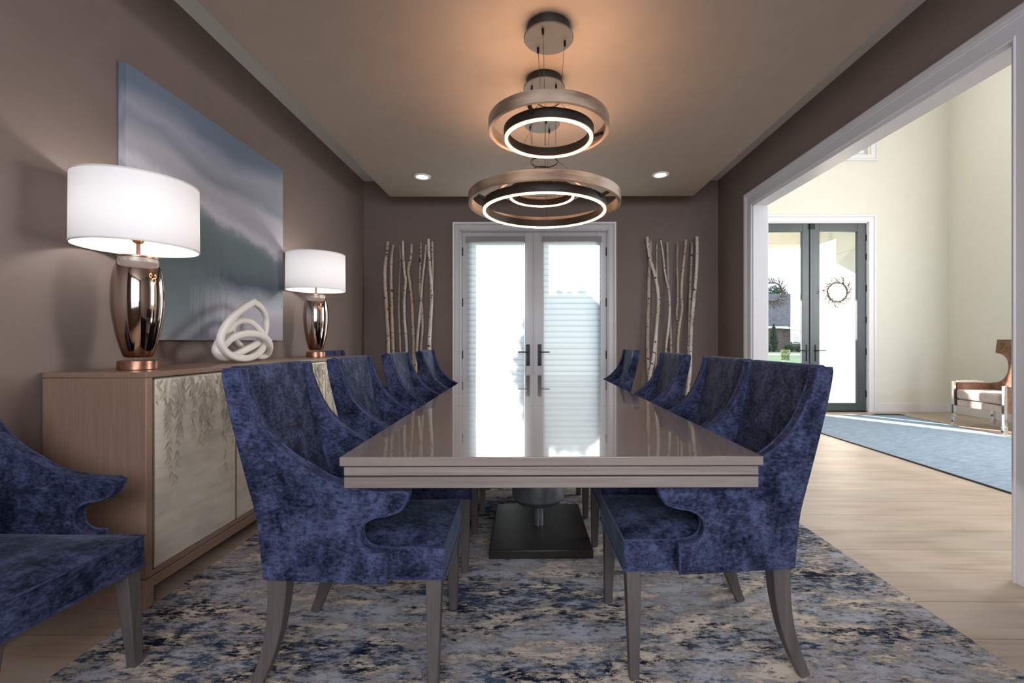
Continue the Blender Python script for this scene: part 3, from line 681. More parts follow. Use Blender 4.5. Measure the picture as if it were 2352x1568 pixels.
def make_chair(label, loc, rz, group):
    t = thing('dining_chair', label, 'chair', loc, rz, group)
    def sw(s):   # wing side plane, flaring a little to the front
        return lambda a, b, d: (a, s * (HB - d + 0.035 * max(0, a + 0.1)), b)
    # backrest pad between the wings
    prof = smooth2([(0.0, 0.36), (-0.008, 0.444), (-0.020, 0.546), (-0.055, 0.677), (-0.098, 0.841), (-0.126, 0.975), (-0.126, 1.008), (-0.11, 1.021), (-0.088, 1.014), (-0.078, 0.975), (-0.058, 0.86), (-0.028, 0.73), (0.010, 0.60), (0.035, 0.50), (0.045, 0.42), (0.045, 0.36)], 3)
    MB().prism(prof, lambda a, b, d: (a, d, b), -HB + 0.03, HB - 0.03).build('backrest', M['velvet'], t, smooth=True)
    for s in (-1, 1):
        w = MB().prism(OUT, sw(s), 0.0, 0.036).build('wing', M['velvet'], t, bevel=0.004)
        edge = [(-0.124, 1.012)] + wf + wt + [(0.382, 0.354)]
        MB().tube([(a, s * (HB + 0.035 * max(0, a + 0.1)), b) for a, b in edge], 0.0042, 6).tube([(a, s * (HB - 0.036 + 0.035 * max(0, a + 0.1)), b) for a, b in edge[1:-1]], 0.0042, 6).build('piping', M['velvetpipe'], w, smooth=True)
    # seat, crowned cushion
    nx, ny = 12, 10; vs = []; fs = []
    def hw(u): return 0.204 + 0.016 * (u / 0.555)
    zt = lambda i, j: 0.448 + 0.028 * (1 - (2 * j / ny - 1) ** 4) * (1 - (abs(2 * i / nx - 1)) ** 5)
    for i in range(nx + 1):
        for j in range(ny + 1):
            u = 0.0 + 0.555 * i / nx; vs.append((u, hw(u) * (2 * j / ny - 1), zt(i, j)))
    for i in range(nx):
        for j in range(ny): k = i * (ny + 1) + j; fs.append((k, k + 1, k + ny + 2, k + ny + 1))
    n0 = len(vs)
    ringi = [j for j in range(ny + 1)] + [i * (ny + 1) + ny for i in range(1, nx + 1)] + [nx * (ny + 1) + j for j in range(ny - 1, -1, -1)] + [i * (ny + 1) for i in range(nx - 1, 0, -1)]
    for k in ringi: x, y, z = vs[k]; vs.append((x, y, 0.350))
    nr = len(ringi)
    for k in range(nr): fs.append((ringi[k], ringi[(k + 1) % nr], n0 + (k + 1) % nr, n0 + k))
    fs.append(tuple(n0 + k for k in range(nr)))
    st_ = MB().add(vs, fs).build('seat', M['velvet'], t, bevel=0.006)
    e = [(0.30, hw(0.3)), (0.555, hw(0.555)), (0.555, -hw(0.555)), (0.30, -hw(0.3))]
    mm = MB()
    for z, r_ in ((0.449, 0.0035), (0.351, 0.005)): mm.tube([(a, b, z) for a, b in e], r_, 6)
    mm.build('piping', M['velvetpipe'], st_, smooth=True)
    sq = [(1, 1), (-1, 1), (-1, -1), (1, -1)]
    for s in (-1, 1):
        MB().tube([(0.520, s * 0.188, 0.368), (0.522, s * 0.218, 0.0)], [0.0255, 0.0155], sect=sq, up=(1, 0, 0)).build('leg', M['legwood'], t, bevel=0.003)
        pts = catmull([(0.036, s * 0.198, 0.370), (0.032, s * 0.200, 0.27), (0.018, s * 0.204, 0.17), (-0.008, s * 0.210, 0.08), (-0.042, s * 0.216, 0.0)], 4)
        MB().tube(pts, [0.030 - 0.014 * i / (len(pts) - 1) for i in range(len(pts))], sect=sq, up=(1, 0, 0)).build('leg', M['legwood'], t, bevel=0.003)
    return t
RZ = 0.0115
gl, gr = 'chairs along the left side of the table', 'chairs along the right side of the table'
ch = make_chair('nearest navy velvet dining chair on the left side of the table', (-0.838, 1.632, RZ), R(1.5), gl)
dup(ch, (-0.845, 2.365, RZ), R(1.0), 'second navy velvet chair from the front on the left side of the table', gl)
dup(ch, (-0.845, 3.15, RZ), R(0.5), 'third navy velvet chair from the front on the left side of the table', gl)
dup(ch, (-0.845, 4.01, RZ), R(0), 'farthest navy velvet chair on the left side of the table', gl)
dup(ch, (0.849, 1.716, RZ), R(181.5), 'nearest navy velvet dining chair on the right side of the table', gr)
dup(ch, (0.860, 2.226, RZ), R(180.5), 'second navy velvet chair from the front on the right side of the table', gr)
dup(ch, (0.855, 3.04, RZ), R(180), 'third navy velvet chair from the front on the right side of the table', gr)
dup(ch, (0.855, 4.36, RZ), R(180), 'farthest navy velvet chair on the right side of the table', gr)
gs = 'spare chairs against the left wall'
dup(ch, (-1.886, 1.345, 0.0), R(-3), 'navy velvet chair at the lower left beside the near end of the sideboard', gs)
dup(ch, (-1.885, 4.46, 0.0), R(0), 'navy velvet chair in the far left corner beyond the sideboard, only its top showing', gs)

# ------------------------------------------------------------------ rugs and floor vent
rug = MB().box(-1.585, 1.625, 0.55, 4.85, 0.0005, 0.009).build('dining_rug', M['rug'], bevel=0.003)
tag(rug, 'large distressed navy, beige and grey rug under the dining table', 'rug')
fr = thing('foyer_rug', 'blue woven rug with dark binding on the foyer floor', 'rug', (0, 0, 0))
MB().box(3.50, 5.52, 2.2, 6.80, 0.0005, 0.009).build('pile', M['bluerug'], fr)
m = MB(); m.box(3.485, 3.5, 2.185, 6.815, 0.0005, 0.011).box(5.52, 5.535, 2.185, 6.815, 0.0005, 0.011).box(3.5, 5.52, 2.185, 2.2, 0.0005, 0.011).box(3.5, 5.52, 6.80, 6.815, 0.0005, 0.011)
m.build('binding', M['planter'], fr)
v = MB(); v.box(5.20, 5.62, 6.86, 6.97, 0.0005, 0.004)
for i in range(14): v.box(5.215 + i * 0.0285, 5.225 + i * 0.0285, 6.87, 6.96, 0.004, 0.007)
tag(v.build('floor_vent', M['black']), 'black slotted floor vent near the front door', 'vent')

# ------------------------------------------------------------------ sideboard
SX, SY0, SY1, SZ = -1.595, 1.86, 4.06, 0.982
sb = thing('sideboard', 'long wooden sideboard with willow leaf painted doors along the left wall', 'sideboard', (XL + 0.006, SY0, 0))
ox, oy = -(XL + 0.006), -SY0
def sbox(m, x0, x1, y0, y1, z0, z1, mi=0): return m.box(x0 + ox, x1 + ox, y0 + oy, y1 + oy, z0, z1, mi)
xb = XL + 0.008
m = MB(); sbox(m, xb, SX, SY0, SY0 + 0.034, 0.126, SZ - 0.024); sbox(m, xb, SX, SY1 - 0.034, SY1, 0.126, SZ - 0.024)
sbox(m, xb, SX - 0.02, SY0 + 0.034, SY1 - 0.034, 0.126, SZ - 0.024)
sbox(m, SX - 0.03, SX, SY0 + 0.034, SY1 - 0.034, 0.126, 0.150)
m.build('body', M['sbwood'], sb, bevel=0.003)
m = MB(); sbox(m, xb, SX, SY0, SY1, SZ - 0.0235, SZ); m.build('top', M['sbwoodh'], sb, bevel=0.003)
m = MB(); sbox(m, xb, SX, SY0, SY0 + 0.04, 0.0, 0.122); sbox(m, xb, SX, SY1 - 0.04, SY1, 0.0, 0.122); sbox(m, SX - 0.03, SX, SY0 + 0.04, SY1 - 0.04, 0.078, 0.122); sbox(m, xb, SX - 0.12, SY0 + 0.04, SY1 - 0.04, 0.01, 0.122)
m.build('plinth', M['sbwoodh'], sb, bevel=0.003)
random.seed(7)
dw = (SY1 - SY0 - 0.068 - 0.004) / 4
for i in range(4):
    y0 = SY0 + 0.035 + i * dw + 0.002; y1 = y0 + dw - 0.004; z0, z1 = 0.153, SZ - 0.028
    m = MB(); sbox(m, SX - 0.022, SX - 0.001, y0 + 0.004, y1 - 0.004, z0 + 0.004, z1 - 0.004)
    xf = SX + ox - 0.0003
    ns = 20
    for s in range(ns):
        yy = y0 + 0.012 + (y1 - y0 - 0.024) * (s + random.uniform(-0.35, 0.35) + 0.5) / ns
        yy = min(max(yy, y0 + 0.012), y1 - 0.012)
        ln = random.choice((0.16, 0.22, 0.28, 0.34, 0.44, 0.52)) * random.uniform(0.8, 1.1)
        z = z1 - 0.006; drift = random.uniform(-0.05, 0.05); ph = random.uniform(0, 6)
        yprev = yy
        while z > z1 - ln:
            q = (z1 - z) / ln
            for sd in (-1, 1):
                if random.random() < 0.22: continue
                l = random.uniform(0.035, 0.066) * (1 - 0.35 * q); w_ = l * random.uniform(0.09, 0.15); an = sd * random.uniform(0.15, 0.75)
                dy_, dz_ = math.sin(an), -math.cos(an)
                cy_, cz_ = yprev + oy, z
                pts = []; xl = xf + random.uniform(0.0, 0.0015)
                for (a, b) in ((0, 0), (0.3, 1), (0.6, 0.8), (1, 0), (0.6, -0.8), (0.3, -1)):
                    pts.append((xl, cy_ + dy_ * a * l - dz_ * b * w_, cz_ + dz_ * a * l + dy_ * b * w_))
                if min(p_[1] for p_ in pts) < y0 + oy + 0.006 or max(p_[1] for p_ in pts) > y1 + oy - 0.006: continue
                m.add(pts, [tuple(range(6))], random.choice((1, 1, 1, 2, 2, 2, 2, 3)) if q < 0.75 else 2)
            z -= random.uniform(0.017, 0.030); yprev = yy + drift * q + 0.006 * math.sin(ph + z * 40)
    dr = m.build('door', [M['doorpanel'], M['leafa'], M['leafb'], M['leafc']], sb)
    m = MB()
    for (a, b, c, d) in ((y0, y0 + 0.004, z0, z1), (y1 - 0.004, y1, z0, z1), (y0, y1, z0, z0 + 0.004), (y0, y1, z1 - 0.004, z1)): sbox(m, SX - 0.022, SX + 0.001, a, b, c, d)
    m.build('metal_edge', M['champ'], dr)

# ------------------------------------------------------------------ lamps
def table_lamp(x, y, label):
    t = thing('table_lamp', label, 'lamp', (x, y, SZ), 0, 'mercury glass lamps on the sideboard')
    MB().lathe([(0.072, 0.0), (0.075, 0.003), (0.075, 0.040), (0.072, 0.043)], 48).build('base', M['copper'], t, smooth=True)
    MB().lathe([(0.049, 0.0435), (0.049, 0.056)], 40).build('acrylic_disc', M['acrylic'], t, smooth=True)
    bd = MB().lathe([(v_.x, v_.y) for v_ in catmull([(0.046, 0.0565, 0), (0.054, 0.063, 0), (0.068, 0.11, 0), (0.083, 0.18, 0), (0.094, 0.26, 0), (0.0975, 0.33, 0), (0.095, 0.40, 0), (0.086, 0.455, 0), (0.075, 0.487, 0)], 6)], 64).build('body', M['mercury'], t, smooth=True)
    MB().lathe([(0.075, 0.487), (0.072, 0.506)], 48).build('silvered_band', M['mercband'], bd, smooth=True)
    MB().lathe([(0.073, 0.5065), (0.0755, 0.508), (0.0755, 0.513), (0.072, 0.515)], 48).build('collar', M['copper'], bd, smooth=True)
    MB().lathe([(0.007, 0.5155), (0.007, 0.575)], 16).build('stem', M['copper'], t, smooth=True)
    sk = MB().lathe([(0.010, 0.5755), (0.020, 0.582), (0.024, 0.595), (0.020, 0.600), (0.018, 0.625), (0.021, 0.63), (0.018, 0.645)], 28).build('socket', M['gold'], t, smooth=True)
    for s in (-1, 1):
        pts = catmull([(s * 0.012, 0, 0.578), (s * 0.027, 0, 0.590), (s * 0.030, 0, 0.61), (s * 0.05, 0, 0.72), (s * 0.04, 0, 0.815), (0, 0, 0.835)], 6)
        MB().tube(pts, 0.0022, 6).build('harp', M['gold'], sk, smooth=True)
    MB().lathe([(0.012, 0.646), (0.014, 0.66), (0.029, 0.69), (0.031, 0.71), (0.025, 0.732), (0.008, 0.742)], 24).build('bulb', M['bulb'], t, smooth=True)
    z0, z1, r = 0.553, 0.852, 0.229
    shd = MB().lathe([(r, z0), (r - 0.002, z1)], 96, cap=False).build('lamp_shade', M['lampshade'], t, smooth=True)
    MB().ring([(r - 0.003, z0 - 0.001), (r - 0.003, z0 + 0.006), (r + 0.0012, z0 + 0.006), (r + 0.0012, z0 - 0.001)], 96).build('shade_rim', M['ceramic'], shd, smooth=True)
    m = MB(); m.ring([(r - 0.005, z1 - 0.006), (r - 0.005, z1 + 0.001), (r - 0.0008, z1 + 0.001), (r - 0.0008, z1 - 0.006)], 96)
    m.build('shade_rim', M['ceramic'], shd, smooth=True)
    m = MB()
    for k in range(3):
        a = 2 * PI * k / 3; m.tube([(0.003, 0, 0.832), (0.226 * math.cos(a), 0.226 * math.sin(a), 0.832)], 0.0015, 6)
    m.lathe([(0.008, 0.83), (0.008, 0.84)], 12); m.build('spider', M['gold'], shd)
    return t
pA = at(315, 843, 2.06); pB = at(718, 819, 3.73)
lampA = table_lamp(-1.802, 2.06, 'larger-looking near mercury glass lamp with white drum shade on the sideboard')
dup(lampA, (-1.802, 3.765, SZ), 0, 'far mercury glass lamp with white drum shade at the far end of the sideboard')

# ------------------------------------------------------------------ knot sculpture
def kp(px, py, dx):
    p = at(470 + px / 9.224, 680 + py / 9.224, 2.83); return Vector((-1.80 + dx, 2.83 + (p.x + 1.83) * 0.95, p.z))
def kpath(lst):
    out = []
    for px, py, dx in lst:
        X = -1.80 + dx; q = (470 + px / 9.224 - 1222) / 1040.0   # X / Y
        Y = X / q
        out.append(Vector((X, Y, HCAM - (680 + py / 9.224 - 784) / 1040.0 * Y)))
    return catmull(out, 6)
rr_ = [(0.85 * math.copysign(abs(math.cos(a)) ** 0.6, math.cos(a)), 1.05 * math.copysign(abs(math.sin(a)) ** 0.6, math.sin(a))) for a in [2 * PI * k / 14 for k in range(14)]]
m = MB()
A = kpath([(1025, 140, 0.0), (900, 205, 0.012), (740, 310, 0.025), (600, 440, 0.04), (460, 600, 0.05), (350, 780, 0.06), (305, 950, 0.065), (345, 1110, 0.07), (450, 1240, 0.07), (610, 1320, 0.07), (790, 1345, 0.065), (960, 1320, 0.055), (1110, 1240, 0.035), (1210, 1120, 0.01), (1225, 1000, -0.015), (1150, 930, -0.03)])
m.tube(A, [0.020 + 0.001 * math.sin(i) * 0 for i in range(len(A))], sect=rr_, up=(1, 0, 0))
B = kpath([(1020, 160, 0.0), (1130, 225, -0.01), (1230, 350, -0.02), (1275, 500, -0.03), (1275, 680, -0.03), (1230, 850, -0.02), (1100, 1010, -0.005), (900, 1130, 0.0), (700, 1230, 0.0), (480, 1320, 0.0), (310, 1310, -0.01), (210, 1180, -0.015), (260, 1020, -0.02), (380, 850, -0.03), (520, 690, -0.035), (600, 580, -0.03)])
m.tube(B, [0.020] * len(B), sect=rr_, up=(1, 0, 0))
C = kpath([(350, 1075, 0.062), (420, 1020, 0.05), (530, 920, 0.04), (700, 850, 0.045), (900, 815, 0.05), (1100, 835, 0.05), (1260, 910, 0.04), (1350, 1030, 0.03), (1360, 1170, 0.0), (1290, 1280, -0.03), (1130, 1320, -0.05), (930, 1240, -0.06), (740, 1100, -0.06), (610, 960, -0.055), (540, 800, -0.05), (560, 640, -0.045), (700, 550, -0.04), (880, 545, -0.03), (1030, 620, -0.015), (1160, 750, 0.005), (1250, 890, 0.02)])
m.tube(C, [0.0205] * len(C), sect=rr_, up=(1, 0, 0))
zmin = min(v_[2] for v_ in m.v); m.v = [(a, b, c - zmin + SZ + 0.0005) for a, b, c in m.v]
kn = m.build('knot_sculpture', M['ceramic'], smooth=True, angle=60)
tag(kn, 'white ceramic looped knot sculpture on the sideboard between the two lamps', 'sculpture')

# ------------------------------------------------------------------ painting
cv = MB().box(XL + 0.0015, XL + 0.046, 2.21, 3.605, 1.117, 2.482).build('canvas_painting', M['painting'], bevel=0.003)
tag(cv, 'large square misty blue grey landscape canvas hung above the sideboard', 'painting')

# ------------------------------------------------------------------ birch poles
def pole(pts, r0, r1, Y0, Y1, mat, label, group, knots=3, seed=0, extend=None):
    """pts: photo pixels top to bottom, the pole leaning from Y0 (top) to Y1 (foot)"""
    n = len(pts); out = []
    for i, (px, py) in enumerate(pts):
        Y = Y0 + (Y1 - Y0) * i / (n - 1); out.append(at(px, py, Y))
    if extend is not None:
        d = out[-1]; out.append(Vector((d.x + extend[0], Y1, extend[1])))
    c = catmull(out, 5); rnd = random.Random(seed); k = len(c)
    rads = [1.2 * (r0 + (r1 - r0) * i / (k - 1)) * (1 + rnd.uniform(-0.07, 0.07)) for i in range(k)]
    m = MB(); m.tube(c, rads, 10)
    for q in range(knots):
        i = rnd.randrange(2, k - 2); a = rnd.uniform(0, 2 * PI); dr = Vector((math.cos(a), -abs(math.sin(a)), 0.25))
        m.tube([c[i], c[i] + dr * (rads[i] + 0.007)], [0.006, 0.004], 6)
    o = m.build('birch_pole', M[mat], smooth=True, angle=60)
    tag(o, label, 'pole', group); return o
def lp(lst): return [(860 + a / 5.23, 530 + b / 5.23) for a, b in lst]
def rp(lst): return [(1460 + a / 3.918, 530 + b / 3.918) for a, b in lst]
PT, PB = 5.425, 5.33   # lean: top against the wall, foot in the planter
zf = 0.43
GL, GR = 'birch poles left of the french doors', 'birch poles right of the french doors'
LEFT = [
 ([(163, 130), (145, 290), (128, 430), (125, 620), (140, 830), (152, 1050), (165, 1250), (170, 1450)], 0.015, 0.020, 'birch', 'thick birch pole at the far left of the left group', (0.01, zf)),
 ([(228, 170), (207, 330), (200, 560), (207, 800), (210, 1000), (218, 1220), (225, 1445)], 0.013, 0.017, 'birch', 'birch pole second from the left in the left group', (0.0, zf)),
 ([(300, 172), (312, 330), (300, 600), (296, 800), (292, 950), (302, 1200), (310, 1440)], 0.009, 0.012, 'birchgrey', 'thin grey birch pole third from the left in the left group', (0.0, zf)),
 ([(342, 122), (345, 300), (362, 500), (375, 600), (360, 800), (362, 1050), (378, 1250), (388, 1440)], 0.012, 0.014, 'birchwhite', 'birch pole with tall tip fourth from the left in the left group', (0.01, zf)),
 ([(446, 160), (440, 300), (408, 470), (425, 620), (450, 850), (460, 1100), (470, 1300), (470, 1450)], 0.013, 0.016, 'birch', 'kinked birch pole bending left near its top in the left group', (0.0, zf)),
 ([(560, 143), (555, 380), (545, 560), (548, 740), (570, 900), (578, 1150), (565, 1340), (560, 1435)], 0.011, 0.013, 'birch', 'birch pole passing behind its crossing neighbour in the left group', (0.0, zf)),
 ([(622, 170), (600, 400), (580, 560), (562, 800), (545, 1000), (525, 1200), (508, 1440)], 0.010, 0.014, 'birchwhite', 'slanting birch pole leaning down to the left in the left group', (-0.03, zf)),
 ([(648, 98), (655, 300), (670, 500), (686, 700), (684, 900), (670, 1100), (658, 1300), (656, 1430)], 0.014, 0.019, 'birchwhite', 'thickest white birch pole at the right of the left group', (0.0, zf)),
 ([(694, 132), (697, 340), (698, 500), (694, 650), (690, 800), (688, 1000), (680, 1200), (676, 1430)], 0.011, 0.009, 'birch', 'brown-tipped birch pole at the far right of the left group', (0.0, zf)),
]
RIGHT = [
 ([(103, 55), (120, 200), (140, 290), (180, 420), (205, 600), (195, 800), (178, 1000), (155, 1180), (130, 1300)], 0.014, 0.019, 'birchwhite', 'crossing birch pole with the leftmost tip in the right group', (-0.02, zf)),
 ([(138, 85), (130, 240), (120, 400), (118, 600), (112, 800), (108, 1000), (112, 1180), (118, 1320)], 0.015, 0.018, 'birchgrey', 'grey birch pole along the left edge of the right group', (0.0, zf)),
 ([(191, 120), (188, 300), (190, 450), (196, 700), (192, 950), (182, 1180)], 0.007, 0.010, 'birch', 'thin short birch pole third from the left in the right group', (0.0, zf)),
 ([(222, 68), (245, 200), (265, 380), (300, 560), (305, 700), (300, 820), (285, 950), (272, 1090)], 0.008, 0.013, 'birchwhite', 'wavy pale birch pole in the left middle of the right group', (-0.01, zf)),
 ([(284, 105), (287, 260), (292, 420), (305, 600), (310, 780), (316, 950), (318, 1090)], 0.012, 0.012, 'birchgrey', 'speckled grey birch pole in the middle of the right group', (0.0, zf)),
 ([(378, 108), (372, 300), (378, 480), (378, 640), (368, 740), (382, 860), (385, 1000), (380, 1100)], 0.009, 0.011, 'birchgrey', 'dark knotty birch pole right of the middle in the right group', (0.0, zf)),
 ([(453, 80), (435, 260), (418, 420), (412, 580), (418, 700), (395, 850), (382, 980), (380, 1095)], 0.012, 0.013, 'birch', 'birch pole slanting from upper right to lower left in the right group', (-0.01, zf)),
 ([(506, 105), (500, 300), (492, 460), (486, 620), (482, 800), (476, 1000), (472, 1100)], 0.013, 0.010, 'birchgrey', 'grey birch pole behind the rightmost one in the right group', (0.0, zf)),
 ([(551, 52), (552, 250), (540, 450), (520, 650), (503, 850), (495, 1050), (490, 1250), (465, 1460)], 0.0165, 0.019, 'birchwhite', 'thickest birch pole at the far right of the right group', (-0.005, zf)),
]
for i, (pts, a, b, mt, lb, ext) in enumerate(LEFT): pole(lp(pts), a, b, PT - (0.030 if i in (3, 7, 6) else 0), PB - (0.03 if i in (6, 7) else 0), mt, lb, GL, seed=i, extend=ext)
for i, (pts, a, b, mt, lb, ext) in enumerate(RIGHT): pole(rp(pts), a, b, PT - (0.035 if i in (0, 3, 6, 8) else 0), PB - (0.035 if i in (0, 3, 6, 8) else 0), mt, lb, GR, seed=20 + i, extend=ext)
def planter(x0, x1, label):
    t = thing('planter_box', label, 'planter', ((x0 + x1) / 2, 5.32, 0))
    h = (x1 - x0) / 2; m = MB(); m.box(-h, h, -0.10, -0.085, 0, 0.46).box(-h, h, 0.085, 0.10, 0, 0.46).box(-h, -h + 0.015, -0.085, 0.085, 0, 0.46).box(h - 0.015, h, -0.085, 0.085, 0, 0.46).box(-h, h, -0.085, 0.085, 0, 0.02)
    m.build('box', M['planter'], t)
    MB().box(-h + 0.015, h - 0.015, -0.085, 0.085, 0.02, 0.43).build('soil', M['bark'], t)
planter(-1.83, -1.13, 'black planter box holding the left group of birch poles')
planter(1.30, 1.99, 'black planter box holding the right group of birch poles')

# ------------------------------------------------------------------ foyer armchair
ac = thing('armchair', 'brown velvet armchair with scooped back and chrome legs in the foyer', 'armchair', (5.68, 5.81, 0), R(-3))
# local: +x is the back of the chair, y across
HW = 0.345
for s in (-1, 1):
    for x_ in (0.0, 0.50):
        lg = MB().box(x_ - 0.017, x_ + 0.017, s * HW - 0.017, s * HW + 0.017, 0.09, 0.575 if x_ == 0 else 0.52).build('leg', M['chrome'], ac, bevel=0.002)
        MB().box(x_ - 0.022, x_ + 0.022, s * HW - 0.022, s * HW + 0.022, 0.0, 0.09).build('foot', M['chrome'], lg, bevel=0.003)
    MB().box(0.018, 0.50, s * (HW - 0.012) - 0.018, s * (HW - 0.012) + 0.018, 0.245, 0.555).build('side_panel', M['brown'], ac, bevel=0.006)
    MB().box(0.03, 0.36, s * (HW - 0.012) - 0.028, s * (HW - 0.012) + 0.028, 0.556, 0.582).build('arm_pad', M['seatfab'], ac, bevel=0.010, bseg=3)
MB().box(0.006, 0.47, -HW + 0.036, HW - 0.036, 0.245, 0.335).build('seat_frame', M['seatfab'], ac, bevel=0.012)
MB().box(-0.008, 0.46, -HW + 0.036, HW - 0.036, 0.345, 0.470).build('seat_cushion', M['seatfab'], ac, bevel=0.03, bseg=4)
arc = [(0.335 - 0.205 * math.sin(PI * k / 12) ** 0.85, 0.965 - 0.405 * (1 - math.cos(PI * k / 12)) / 2) for k in range(13)]
half = [(0.335, 1.135)] + arc + [(0.335, 0.30)]
outl = [(-a, b) for a, b in half][::-1] + half
bk = MB().prism(outl, lambda a, b, d: (0.44 + (b - 0.3) * 0.12 + d, a, b), 0.0, 0.045).build('backrest', M['planter'], ac)
inn = [(a * 0.955, 0.30 + (b - 0.30) * 0.985) for a, b in outl]
MB().prism(inn, lambda a, b, d: (0.44 + (b - 0.3) * 0.12 + d, a, b), -0.012, -0.0005).build('back_upholstery', M['brown'], bk, bevel=0.004)

# ------------------------------------------------------------------ wreaths
def wreath(x, z, label, seed):
    t = thing('twig_wreath', label, 'wreath', (x, fy - 0.02, z), 0, 'twig wreaths on the front doors')
    rnd = random.Random(seed); m = MB()
    for q in range(3):
        rr2 = 0.145 + 0.008 * q
        m.tube([(rr2 * math.cos(a), 0.004 * math.sin(5 * a + q) - 0.003, rr2 * math.sin(a) * 0.98 + 0.004 * math.sin(7 * a + q)) for a in [2 * PI * k / 40 for k in range(40)]], 0.0045, 5, closed=True)
    for k in range(64):
        a = 2 * PI * k / 64 + rnd.uniform(-0.05, 0.05); sw_ = rnd.uniform(0.3, 0.9); ln = rnd.uniform(0.07, 0.17); pts = []
        for j in range(5):
            q = j / 4; aa = a + sw_ * q * 0.7 + rnd.uniform(-0.04, 0.04); r_ = 0.145 + ln * q
            pts.append(Vector((r_ * math.cos(aa), -0.012 * q + rnd.uniform(-0.004, 0.0), r_ * math.sin(aa))))
        m.tube(pts, [0.005, 0.0045, 0.004, 0.003, 0.002], 4)
        if k % 2:
            b = pts[2]; dr = (pts[3] - pts[2]).normalized(); n_ = Vector((-dr.z, 0, dr.x)) * rnd.choice((-1, 1))
            m.tube([b, b + dr * 0.03 + n_ * 0.025, b + dr * 0.06 + n_ * 0.03], [0.0035, 0.003, 0.0015], 4)
    m.build('twig_ring', M['twig'], t, smooth=True)
    for a in (1.55, 3.4, 4.1, 5.6):
        c = Vector((0.16 * math.cos(a), -0.016, 0.16 * math.sin(a))); d = Vector((math.cos(a + 0.6), 0, math.sin(a + 0.6)))
        n_ = Vector((-d.z, 0, d.x)); l = 0.045; w_ = 0.014
        vs = [c - d * l, c + n_ * w_ - d * 0.01, c + d * l, c - n_ * w_ - d * 0.01]
        MB().add(vs + [v_ + Vector((0, -0.006, 0)) for v_ in vs], [(0, 1, 2, 3), (7, 6, 5, 4), (0, 4, 5, 1), (1, 5, 6, 2), (2, 6, 7, 3), (3, 7, 4, 0)]).build('leaf', M['twigleaf'], t)
    return t
w_ = at(1921, 671, fy); wreath(w_.x, w_.z, 'twig wreath on the right front door leaf', 3)
w_ = at(1772, 671, fy); wreath(w_.x, w_.z, 'twig wreath on the left front door leaf, half hidden by the opening', 9)

# ------------------------------------------------------------------ outdoors
struct(MB().box(-60, 120, YF + 0.165, 160, -0.30, -0.16).build('lawn', M['grass']), 'green lawn outside')
m = MB(); m.box(2.2, 6.2, FY + 0.165, 10.2, -0.16, -0.02)
struct(m.build('porch_floor', M['asphalt']), 'porch slab outside the front doors')
struct(MB().box(5.9, 6.2, FY + 0.165, 9.7, -0.02, 4.3).build('wall_porch', M['block']), 'sunlit white masonry porch wall')
m = MB(); m.box(1.7, 6.2, FY + 0.165, 10.0, 3.40, 3.55).box(1.7, 6.2, 9.45, 9.75, 3.12, 3.40)
struct(m.build('porch_roof', M['porchwhite']), 'white porch roof and beam')
for x0, x1, lb in ((1.50, 2.04, 'unseen square white column added to narrow the sun strip in the foyer'),):
    struct(MB().box(x0, x1, 9.45, 9.75, -0.02, 3.12).build('trim_sun_block_column', M['porchwhite']), lb)  # added out of view to cut the sun on the foyer floor to a strip
struct(MB().box(2.93, 3.50, 9.47, 9.73, -0.16, 2.35).build('trim_sun_block_pier', M['porchwhite']), 'unseen white pier added to block low sun at the front doors')  # added sun blocker, unseen; shades the floor but lets sun reach the armchair seat
struct(MB().box(-60, 120, 40, 47, -0.16, -0.13).build('driveway', M['asphalt']), 'grey street beyond the lawn')
def leaves(m, c, r, n, size, rnd, mi=0, shape=None):
    for _ in range(n):
        while True:
            p = Vector((rnd.uniform(-1, 1), rnd.uniform(-1, 1), rnd.uniform(-1, 1)))
            if p.length <= 1 and p.length > 0.45: break
        f = shape(p.z) if shape else 1.0
        q = Vector((c[0] + p.x * r[0] * f, c[1] + p.y * r[1] * f, c[2] + p.z * r[2]))
        a = Vector((rnd.uniform(-1, 1), rnd.uniform(-1, 1), rnd.uniform(-1, 1))).normalized(); b = a.orthogonal().normalized(); s = size * rnd.uniform(0.6, 1.3)
        m.add([q - a * s, q + b * s * 0.45, q + a * s, q - b * s * 0.45], [(0, 1, 2, 3)], mi)
def tree(name, x, y, zc, r, n, size, mat, label, trunk=0.08, seed=1, shape=None, group=None, cat='tree', z0=-0.16):
    t = thing(name, label, cat, (x, y, z0), 0, group); rnd = random.Random(seed)
    m = MB(); leaves(m, (0, 0, zc - z0), r, n, size, rnd, shape=shape); m.build('crown', M[mat], t)
    MB().tube([(0, 0, 0), (0.03, 0, (zc - z0) * 0.6), (0, 0, (zc - z0) + r[2] * 0.4)], [trunk, trunk * 0.8, trunk * 0.4], 8).build('trunk', M['bark'], t)
    return t
# garden shrubs beside the french doors, to the left, shading the shades
tree('garden_tree', -2.15, 8.9, 2.20, (0.62, 0.5, 1.40), 4500, 0.09, 'leaf', 'leafy garden tree outside whose shadow falls on the right shade', seed=4)
tree('garden_shrub', -3.47, 9.3, 1.30, (0.70, 0.5, 1.40), 4500, 0.09, 'leaf', 'garden shrub outside the french doors to the left', seed=5, cat='shrub')
tree('garden_shrub', -1.2, 7.6, 0.8, (0.8, 0.5, 0.95), 1600, 0.08, 'leaf', 'lower garden shrub outside beside the french doors', seed=6, cat='shrub')
